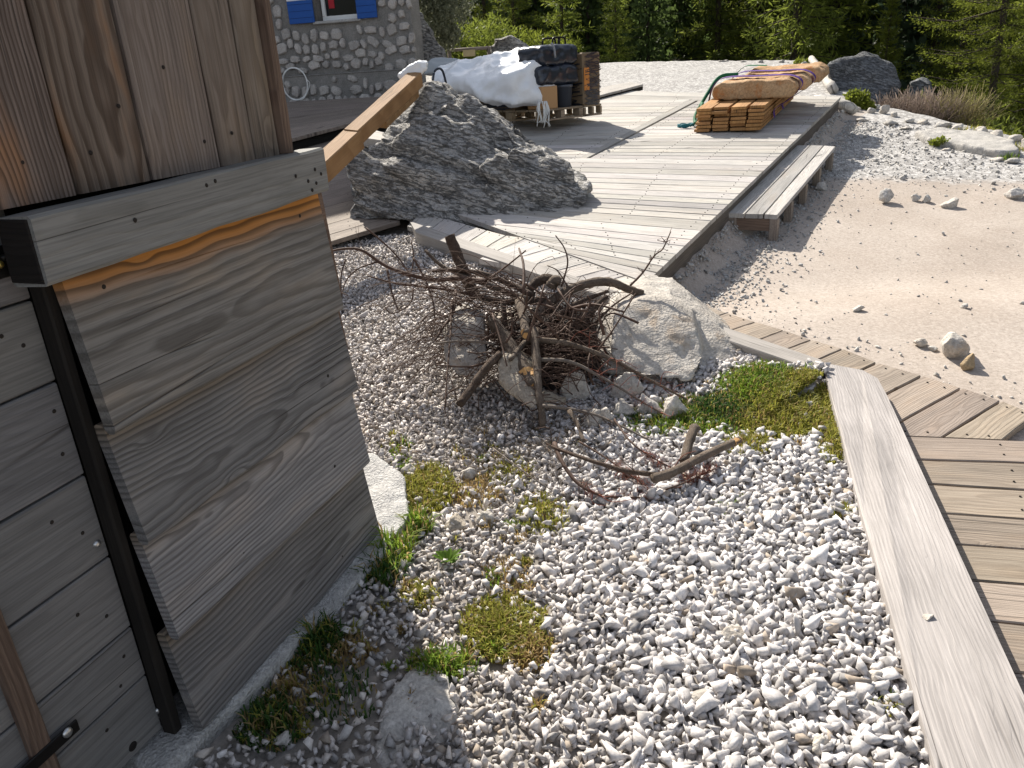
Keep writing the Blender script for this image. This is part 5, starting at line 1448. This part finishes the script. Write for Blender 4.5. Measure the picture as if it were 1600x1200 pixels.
hbox('ledge', -7, .05, 1.601, 1.618, .092, .003, M_MORTAR, bev=.006)
# windows
M_GLASS = plain('window_glass', (.012, .014, .017), .08, 0, .1, 4, .6)
M_CURT = plain('dark_curtain', (.05, .04, .045), .9, 0, .4, 12)
M_REDC = plain('red_cloth', (.42, .03, .04), .8)
for wi, (s0, s1) in enumerate(WIN):
    fr = hbox('window', s0 + .02, s1 - .02, 2.335, 2.40, -.15, -.20, M_WPAINT, bev=.006)
    for nm, a0, a1, z0, z1 in (('frame_side', s0 + .02, s0 + .075, 2.402, 3.28), ('frame_side', s1 - .075, s1 - .02, 2.402, 3.28), ('frame_top', s0 + .02, s1 - .02, 3.282, 3.34)):
        hbox(nm, a0, a1, z0, z1, -.15, -.20, M_WPAINT, fr, .006)
    hbox('pane', s0 + .077, s1 - .077, 2.402, 3.28, -.185, -.19, M_GLASS, fr)
    V, Fc = [], []
    n_ = 26
    for i in range(n_ + 1):
        t_ = i / n_; o_ = -.22 + .02 * math.sin(t_ * 40)
        V += [hb(s0 + .08 + (s1 - s0 - .16) * t_, 2.41, o_), hb(s0 + .08 + (s1 - s0 - .16) * t_, 3.27, o_)]
        if i: Fc.append((2 * i - 2, 2 * i, 2 * i + 1, 2 * i - 1))
    mk('curtain', V, Fc, M_CURT, fr)
    if wi == 0:
        hbox('red_cloth', s0 + .13, s0 + .22, 2.50, 2.75, -.176, -.183, M_REDC, fr)
    hbox('sill', s0 - .05, s1 + .05, 2.29, 2.328, .06, -.2, M_CONC, bev=.008)
for a0, a1, zs in ((-1.86, -1.46, 2.315), (-.79, -.485, 2.315), (-2.60, -2.20, 2.305)):
    sh = hbox('shutter', a0, a1, zs, zs + .30, .075, .045, M_BLUE, bev=.006)
    hbox('white_panel', a0, a1, zs + .302, zs + .72, .075, .045, M_WPAINT, sh, .006)
    hbox('blue_panel', a0, a1, zs + .722, zs + 1.02, .075, .045, M_BLUE, sh, .006)
    for i in range(3): hbox('groove', a0 + .01, a1 - .01, zs + .07 + i * .09, zs + .076 + i * .09, .0765, .072, plain('blue_groove', (.006, .03, .13), .7), sh)
# stones of the wall, each its own piece
variants = []
for v in range(9):
    n_ = random.choice((8, 9, 10, 11)); V, Fc = [], []
    ang = sorted(random.random() * .45 + i * 2 * math.pi / n_ for i in range(n_))
    pr = [( .5 * math.copysign(abs(math.cos(a)) ** .75, math.cos(a)) * random.uniform(.78, 1.05), .5 * math.copysign(abs(math.sin(a)) ** .75, math.sin(a)) * random.uniform(.78, 1.05)) for a in ang]
    for sc_, z_ in ((1, -.5), (1, .25), (.82, .5)):
        for x, y in pr: V.append((x * sc_, y * sc_, z_ + (random.uniform(-.12, .12) if z_ > 0 else 0)))
    V.append((random.uniform(-.1, .1), random.uniform(-.1, .1), .58))
    for r_ in range(2):
        for i in range(n_):
            i2 = (i + 1) % n_; Fc.append((r_ * n_ + i, r_ * n_ + i2, r_ * n_ + n_ + i2, r_ * n_ + n_ + i))
    for i in range(n_): Fc.append((2 * n_ + i, 2 * n_ + (i + 1) % n_, 3 * n_))
    me = mesh_np('stone', V, Fc, M_WALLSTONE); variants.append(me)
HMi = wmat(house).inverted()
def wall_stone(s, z, w, h, o):
    M = Matrix((BD, Vector((0, 0, 1)), -BD.cross(Vector((0, 0, 1))) * -1)).transposed().to_4x4()
    M = Matrix((BD, Vector((0, 0, 1)), BD.cross(Vector((0, 0, 1))))).transposed().to_4x4()
    M.translation = hb(s, z, o)
    M = M @ Matrix.Rotation(random.gauss(0, .2), 4, 'Z') @ Matrix.Diagonal((w, h, random.uniform(.05, .085), 1))
    o_ = bpy.data.objects.new('stone', random.choice(variants)); COL.objects.link(o_)
    o_.parent = house; o_.matrix_basis = HMi @ M
cnt = 0
for z0, z1, o_, smin in ((1.64, 3.2, .012, -3.4), (.95, 1.59, .09, -3.4)):
    z = z0
    while z < z1 - .06:
        hrow = random.uniform(.11, .20)
        s = smin
        while s < .0:
            w = random.uniform(.08, .23)
            if s + w > .03: w = .03 - s
            hh = hrow * random.uniform(.62, 1.12); zc = z + hrow / 2 + random.gauss(0, .024)
            ok_ = w > .06 and random.random() < .97
            if any(a - .02 < s + w / 2 < b + .02 and zc + hh / 2 > 2.28 and zc < 3.42 for a, b in WIN) or any(a < s + w / 2 < b and 2.28 < zc for a, b in ((-1.9, -1.4), (-.8, -.45), (-2.62, -2.18))): ok_ = False
            if ok_ and zc + hh / 2 < z1:
                wall_stone(s + w / 2, zc, w * .93, hh * .97, o_); cnt += 1
            elif ok_ is False and w > .12 and zc + .05 < z1 and not any(a - .05 < s + w / 2 < b + .05 and zc > 2.2 for a, b in WIN):
                pass
            s += w + random.uniform(.0, .012)
        z += hrow * .95
tb = Tubes(); c_ = hb(-1.88, 1.505, .15)
for r_, ph in ((.200, 0), (.206, 1.3), (.194, 2.2)):
    tb.add([c_ + BD * (r_ * 1.02 * math.cos(a)) + Vector((0, 0, r_ * 1.12 * math.sin(a))) + BN * (.006 * math.sin(3 * a + ph)) for a in np.linspace(0, 6.283, 22)], .0045, .0045, 5, 3)
tb.add([c_ + BD * .19 + Vector((0, 0, .06)), c_ + BD * .24 + Vector((0, 0, -.02)), c_ + BD * .12 + Vector((0, 0, -.2)), c_ + BD * .02 + Vector((0, 0, -.23))], .0045, .0045, 5, 3)
tag(tb.build('cable_coil', M_WPAINT), 'coil of thin white cable hung on the stone house wall', 'cable')
# little rail and board beyond
sg = empty('notice_board', deep(733, 92, 15), 'small cream notice board hanging on a wooden rail beyond the house', 'notice board')
tb = Tubes(); tb.add([deep(698, 79, 15), deep(768, 74.5, 15)], .03, .03, 6, 1); tb.build('rail', M_SHADEW, sg)
for x in (702, 764):
    q_ = deep(x, 80, 15); tb = Tubes(); tb.add([Vector((q_.x, q_.y, T(q_.x, q_.y) - .1)), q_ + Vector((0, 0, .05))], .035, .035, 6, 1); tb.build('post', M_SHADEW, sg)
q_ = deep(733, 83, 14.95)
box_at('board', sg, Matrix.Translation(q_), .22, .02, .11, plain('cream_board', (.50, .40, .22), .6), .004)

# ------------------------------------------------------------------ forest
M_SPR = leaf_mat('spruce_needles', (.05, .078, .026), (.105, .145, .042), .5, .25)
M_LAR = leaf_mat('larch_needles', (.12, .15, .02), (.205, .235, .034), .58, .2)
M_MID = leaf_mat('fir_needles', (.12, .155, .026), (.215, .25, .045), .58, .2)
M_PIN = leaf_mat('pine_needles', (.036, .058, .032), (.07, .10, .05), .42, .2)
M_TRUNK = stone_mat('conifer_bark', (.085, .065, .052), (.05, .038, .03), (.025, .02, .017), .5, 8., None, 0, 1.)
M_OLIVE = leaf_mat('willow_leaf', (.13, .145, .085), (.24, .25, .17), .4, .1)
M_BRSH = plain('brown_brush', (.24, .18, .14), .8, 0, .3, 8)
M_BRSH2 = plain('olive_brush', (.26, .22, .09), .8, 0, .3, 8)
def conifer(seed, h, rmax, mat, zlo=.06, n_wh=34, per=7, L=.26, w=.045, droop=.35, dens=1., tuft=4, sweep=.35, shape=.8, lean=0., tr=1.):
    r = np.random.default_rng(seed); 
    TV, TF = [], []
    path = [Vector((.02 * h * math.sin(i * .9 + seed) * .12 + lean * h * i / 10, .02 * h * math.cos(i * 1.3) * .1, h * i / 10)) for i in range(11)]
    v, f = tube_np(path, [h * .0135 * tr * (1 - i / 10.6) + .012 for i in range(11)], 7, .1, 0); TV += v; TF += f
    C, D, S_ = [], [], []
    for i in range(n_wh):
        t = zlo + (1 - zlo) * ((i + r.uniform(-.3, .3)) / n_wh)
        t = min(.985, max(.03, t)); z = t * h
        Lb = rmax * ((1 - t) ** shape) * r.uniform(.75, 1.1) + .12
        for j in range(per):
            az = j * 6.283 / per + i * 1.9 + r.uniform(-.35, .35)
            l = Lb * r.uniform(.55, 1.12)
            ax = path[min(10, int(t * 10))]
            o = np.array([ax.x, ax.y, z])
            up0 = .35 * t - .12 + r.uniform(-.1, .1)
            n = max(3, int(l / (.15) * dens))
            pts = []
            for q_ in range(n + 1):
                u = q_ / n
                pts.append(o + np.array([math.cos(az) * l * u, math.sin(az) * l * u, l * (up0 * u - droop * u * u + sweep * u ** 4 * .6)]))
            if l > .35:
                k0 = len(TV); rr = .008 + l * .007
                for pp, s__ in ((pts[0], 1), (pts[len(pts) // 2], .6), (pts[-1], .15)):
                    for a in (0, 2.1, 4.2):
                        TV.append(Vector((pp[0] - math.sin(az) * math.cos(a) * rr * s__, pp[1] + math.cos(az) * math.cos(a) * rr * s__, pp[2] + math.sin(a) * rr * s__)))
                for g in range(2):
                    for a in range(3): TF.append((k0 + g * 3 + a, k0 + g * 3 + (a + 1) % 3, k0 + g * 3 + 3 + (a + 1) % 3, k0 + g * 3 + 3 + a))
            for q_ in range(1 if l > .5 else 0, n + 1):
                d = pts[q_] - pts[max(0, q_ - 1)] if q_ else pts[1] - pts[0]
                d = d / (np.linalg.norm(d) + 1e-6)
                sprd = .10 + .22 * l * (1 - q_ / n) * .6
                for m in range(tuft):
                    sd = r.normal(size=3) * np.array([1, 1, .45]); sd /= np.linalg.norm(sd)
                    C.append(pts[q_] + sd * sprd * r.random() ); D.append(d * .7 + sd * .8 + np.array([0, 0, -.12])); S_.append(r.uniform(.65, 1.25))
    C, D, S_ = np.array(C), np.array(D), np.array(S_)
    D /= np.linalg.norm(D, axis=1)[:, None]
    sd = np.cross(D, r.normal(size=D.shape)); sd /= np.linalg.norm(sd, axis=1)[:, None]
    n = len(C); V = np.empty((n, 4, 3))
    V[:, 0] = C; V[:, 1] = C + D * (L * .5 * S_)[:, None] + sd * (w * S_)[:, None]
    V[:, 2] = C + D * (L * S_)[:, None]; V[:, 3] = C + D * (L * .5 * S_)[:, None] - sd * (w * S_)[:, None]
    b = np.arange(n)[:, None] * 4
    Tr = np.concatenate([b + np.array([0, 1, 2]), b + np.array([0, 2, 3])])
    return mesh_np('trunk', TV, TF, M_TRUNK, True), tri_mesh('crown', V.reshape(-1, 3), Tr, mat)
KIND = {
    'spruce': [conifer(1, 10, 2.1, M_SPR, .03, 36, 8, .30, .060, .30, 1., 4), conifer(2, 10, 1.8, M_SPR, .05, 34, 8, .28, .055, .38, 1., 4)],
    'larch': [conifer(3, 10, 2.0, M_LAR, .05, 34, 7, .085, .0085, .20, 1.8, 15, .5, .75), conifer(4, 10, 1.7, M_LAR, .1, 34, 7, .085, .0085, .25, 1.8, 16, .5, .8)],
    'barefir': [conifer(10, 10, 2.1, M_MID, .20, 30, 5, .18, .018, .40, 1.5, 8, .4, .7, 0., 1.1)],
    'nearlarch': [conifer(9, 10, 1.9, M_LAR, .1, 36, 7, .05, .005, .25, 2.2, 24, .5, .8, .03, .5)],
    'fir': [conifer(5, 10, 2.2, M_MID, .02, 36, 7, .18, .018, .32, 1.5, 8, .4, .8), conifer(6, 10, 1.9, M_MID, .04, 34, 7, .18, .018, .36, 1.5, 8, .4, .75)],
    'pine': [conifer(7, 10, 2.0, M_PIN, .08, 26, 6, .22, .05, .05, 1., 8, .7, .55)],
    'young': [conifer(8, 10, 2.3, M_LAR, .02, 24, 8, .24, .024, .12, 1.2, 9, .5, .85)]}
def tree(kind, px_, Y_, htop, label, group=None, v=0, rs=1., name=None, X=None):
    """px across, metres ahead, height of the tip above the camera's gravel"""
    x = (deep(px_, 95, Y_).x if X is None else X); z = T(x, Y_) - .1
    tm, cm = KIND[kind][v % len(KIND[kind])]
    h = htop - z; s = h / 10.
    nm = name or {'spruce': 'spruce_tree', 'larch': 'larch_tree', 'fir': 'conifer_tree', 'pine': 'pine_tree', 'young': 'young_larch', 'nearlarch': 'larch_tree', 'barefir': 'conifer_tree'}[kind]
    t = empty(nm, (x, Y_, z), label, 'tree', group)
    t.rotation_euler = (0, 0, random.random() * 6.28); t.scale = (s * rs, s * rs, s)
    for n_, me in (('trunk', tm), ('crown', cm)):
        o = bpy.data.objects.new(n_, me); COL.objects.link(o); o.parent = t
    return t
FG = 'trees at the edge of the forest'
tree('nearlarch', 1560, 13.6, 9.5, 'tall light green larch with a thin dark leaning trunk at the right edge', FG, 1, .8)
tree('nearlarch', 1640, 15.0, 10, 'bright larch partly cut off by the right edge of the photo', FG, 0, .9)
tree('larch', 1500, 18.5, 7.5, 'yellow green larch behind the olive brush', FG, 1, .8)
tree('young', 1384, 16.5, 2.45, 'small bright young larch standing behind the dark boulder', FG, 0, 1.0)
tree('pine', 1460, 21, 10, 'dark blue green pine right of the young larch', FG, 0, .9)
tree('pine', 1415, 25, 11, 'dark pine behind the young larch', FG, 0, .9)
tree('barefir', 1240, 18.5, 9.5, 'tall conifer with a dark bare lower trunk above the log', FG, 0, .75)
tree('fir', 1300, 21.5, 9, 'green conifer left of the dark gap behind the boulder', FG, 1, .9)
tree('spruce', 1345, 26, 11, 'dark spruce in the gap left of the young larch', FG, 0, .8)
tree('fir', 1180, 22.5, 8, 'mid green conifer left of the bare trunked one', FG, 1, .9)
tree('fir', 1120, 22, 7.2, 'mid green bushy conifer above the middle of the far gravel', FG, 0, .9)
tree('spruce', 1062, 23.5, 7.0, 'dark spruce above the deck end', FG, 0, .75)
tree('spruce', 1012, 22.5, 6.4, 'dark narrow spruce left of the deck end', FG, 1, .7)
tree('fir', 962, 20.2, 3.6, 'small bushy conifer right of the film wrapped crate', FG, 0, 1.1)
tree('spruce', 920, 23.5, 6.6, 'dark spruce behind the film wrapped crate', FG, 0, .8)
tree('fir', 880, 22, 5.6, 'mid green conifer behind the black handle', FG, 1, .9)
tree('larch', 806, 20.5, 5.0, 'bright yellow green larch above the grey rock', FG, 0, 1.1)
tree('larch', 762, 22.5, 5.8, 'light green larch left of the brightest one', FG, 1, 1.)
tree('pine', 726, 26, 8, 'dark blue pine behind the willow bush', FG, 0, .9)
tree('spruce', 838, 27, 9, 'dark spruce behind the bright larch', FG, 0, .9)
tree('fir', 690, 22, 6.5, 'conifer just right of the house corner', FG, 0, .9)
for i in range(46):
    X = -13 + i * 1.0 + random.uniform(-.4, .4); Y_ = random.uniform(28, 40)
    top = min(1.3 + (Y_ - 17) * .84, random.uniform(8, 14)) if X < 5 else random.uniform(9, 15)
    tree(random.choice(('spruce', 'spruce', 'pine', 'fir')), 0, Y_, top, 'one of the dark conifers deep in the forest behind', 'dark conifers deeper in the forest', i, .75, X=X)
for i in range(8):
    X = 10.5 + i * 1.9; tree(random.choice(('larch', 'fir')), 0, 15.5 + random.uniform(-1.5, 4) , 9, 'one of the green conifers beyond the right edge of the yard', 'conifers beyond the right edge', i, .8, X=X)
# distant slope, one mass
pts_, n_ = [], 26000
C = np.empty((n_, 3)); 
for i in range(n_):
    x, y = random.uniform(-60, 70), random.uniform(40, 62)
    C[i] = (x, y, T(x, y) + random.random() ** 1.6 * (9 - 4 * abs(math.sin(x * 1.1) * math.sin(y * .9))))
D = rng.normal(size=(n_, 3)); D /= np.linalg.norm(D, axis=1)[:, None]; E_ = np.cross(D, rng.normal(size=(n_, 3))); E_ /= np.linalg.norm(E_, axis=1)[:, None]
V = np.stack([C - E_ * .35, C + E_ * .35, C + D * .95], 1).reshape(-1, 3)
tag(link('far_forest', tri_mesh('far_forest', V, np.arange(n_ * 3).reshape(-1, 3), M_SPR)), 'dark mass of forest on the slope behind the conifers', 'forest', kind='stuff')

# shrubs
def brush(name, px_, py_, Y_, wm, hm, n, mat, label, r=.006, spread=.6):
    c_ = deep(px_, py_, Y_); g = c_.z
    tb = Tubes()
    for _ in range(n):
        b = c_ + Vector((random.gauss(0, wm * .35), random.gauss(0, wm * .3), -.25))
        d = Vector((random.gauss(0, spread), random.gauss(0, spread), 1)).normalized(); L = hm * random.uniform(.6, 1.15) + .25
        tb.add([b, b + d * L * .5, b + d * L + Vector((random.gauss(0, .08), random.gauss(0, .08), -.06))], r, r * .4, 3, 2)
        if random.random() < .8:
            d2 = (d + Vector(rng.normal(size=3)) * .4).normalized(); tb.add([b + d * L * .5, b + d * L * .5 + d2 * L * .35], r * .6, r * .3, 3, 1)
    return tag(tb.build(name, mat), label, 'shrub')
brush('brown_shrub', 1438, 186, 11.0, .52, .45, 520, M_BRSH, 'leafless reddish brown shrub at the forest edge right of the dark boulder', .006, .5)
brush('brown_shrub', 1385, 168, 11.0, .4, .25, 160, M_BRSH, 'low brown brush at the foot of the dark boulder', .006, .6)
brush('olive_shrub', 1492, 190, 10.9, .4, .5, 230, M_BRSH2, 'olive yellow shrub below the light green larch', .006, .4)
def bush(name, P, n, mat, label, L=.07, w=.016):
    """leafy bush filling the hull-ish ellipsoids P: (px, py, Y, rx m, rz m)"""
    A, Tn = [], []
    for px_, py_, Y_, rx, rz in P:
        c_ = deep(px_, py_, Y_)
        for _ in range(n):
            d = Vector(rng.normal(size=3)).normalized() * random.random() ** .45
            q_ = c_ + Vector((d.x * rx, d.y * rx, d.z * rz)) * (1 + .25 * noise.noise(d * 3 + c_))
            a = Vector(rng.normal(size=3)); a.z = abs(a.z) + .3; a.normalize(); s_ = a.cross(Vector(rng.normal(size=3))).normalized() * w * random.uniform(.7, 1.3)
            l_ = L * random.uniform(.6, 1.3); k_ = len(A)
            A += [q_, q_ + a * l_ * .5 + s_, q_ + a * l_, q_ + a * l_ * .5 - s_]; Tn += [(k_, k_ + 1, k_ + 2), (k_, k_ + 2, k_ + 3)]
    A = np.array([v[:] for v in A]); c0 = Vector((A[:, 0].mean(), A[:, 1].mean(), A[:, 2].min()))
    return tag(link(name, tri_mesh(name, A - np.array(c0), np.array(Tn), mat), Matrix.Translation(c0)), label, 'bush')
bush('willow_bush', [(668, 5, 14.2, .45, .5), (690, 20, 14.4, .5, .45), (700, -10, 14.6, .55, .5), (660, -30, 14.4, .5, .5), (695, 55, 14.6, .3, .3)], 1700, M_OLIVE, 'grey green leafy willow bush beside the stone house', .075, .014)
bush('green_bush', [(735, 75, 16, .55, .45), (765, 60, 16.5, .55, .4), (720, 100, 15.5, .4, .3), (700, 70, 16, .4, .4)], 1100, M_MID, 'green bush behind the small notice board', .11, .014)
bush('green_bush', [(850, 75, 17, .6, .25), (815, 68, 17.2, .5, .3), (880, 80, 17.4, .4, .2)], 1000, M_LAR, 'low bright green bush right of the grey rock', .1, .012)
bush('green_plant', [(1345, 162, 10.6, .13, .16), (1333, 155, 10.7, .1, .1), (1356, 170, 10.5, .09, .08)], 420, M_LAR, 'yellow green leafy plant at the foot of the dark boulder', .06, .014)
bush('green_plant', [(1250, 105, 14.4, .13, .13), (1245, 114, 14.2, .12, .07)], 240, M_LAR, 'yellow green plant growing by the far deck logs', .08, .018)
bush('green_plant', [(1468, 223, 8.45, .10, .045)], 260, M_LAR, 'small bright green cushion plant on the rim of the yard', .04, .012)
bush('forest_underbrush', [(1420 + i * 28, 205 + i * 5, 12 + (i % 3) * .6, .6, .45) for i in range(8)], 500, M_MID, 'low dark green underbrush below the rim of the yard', .11, .016)
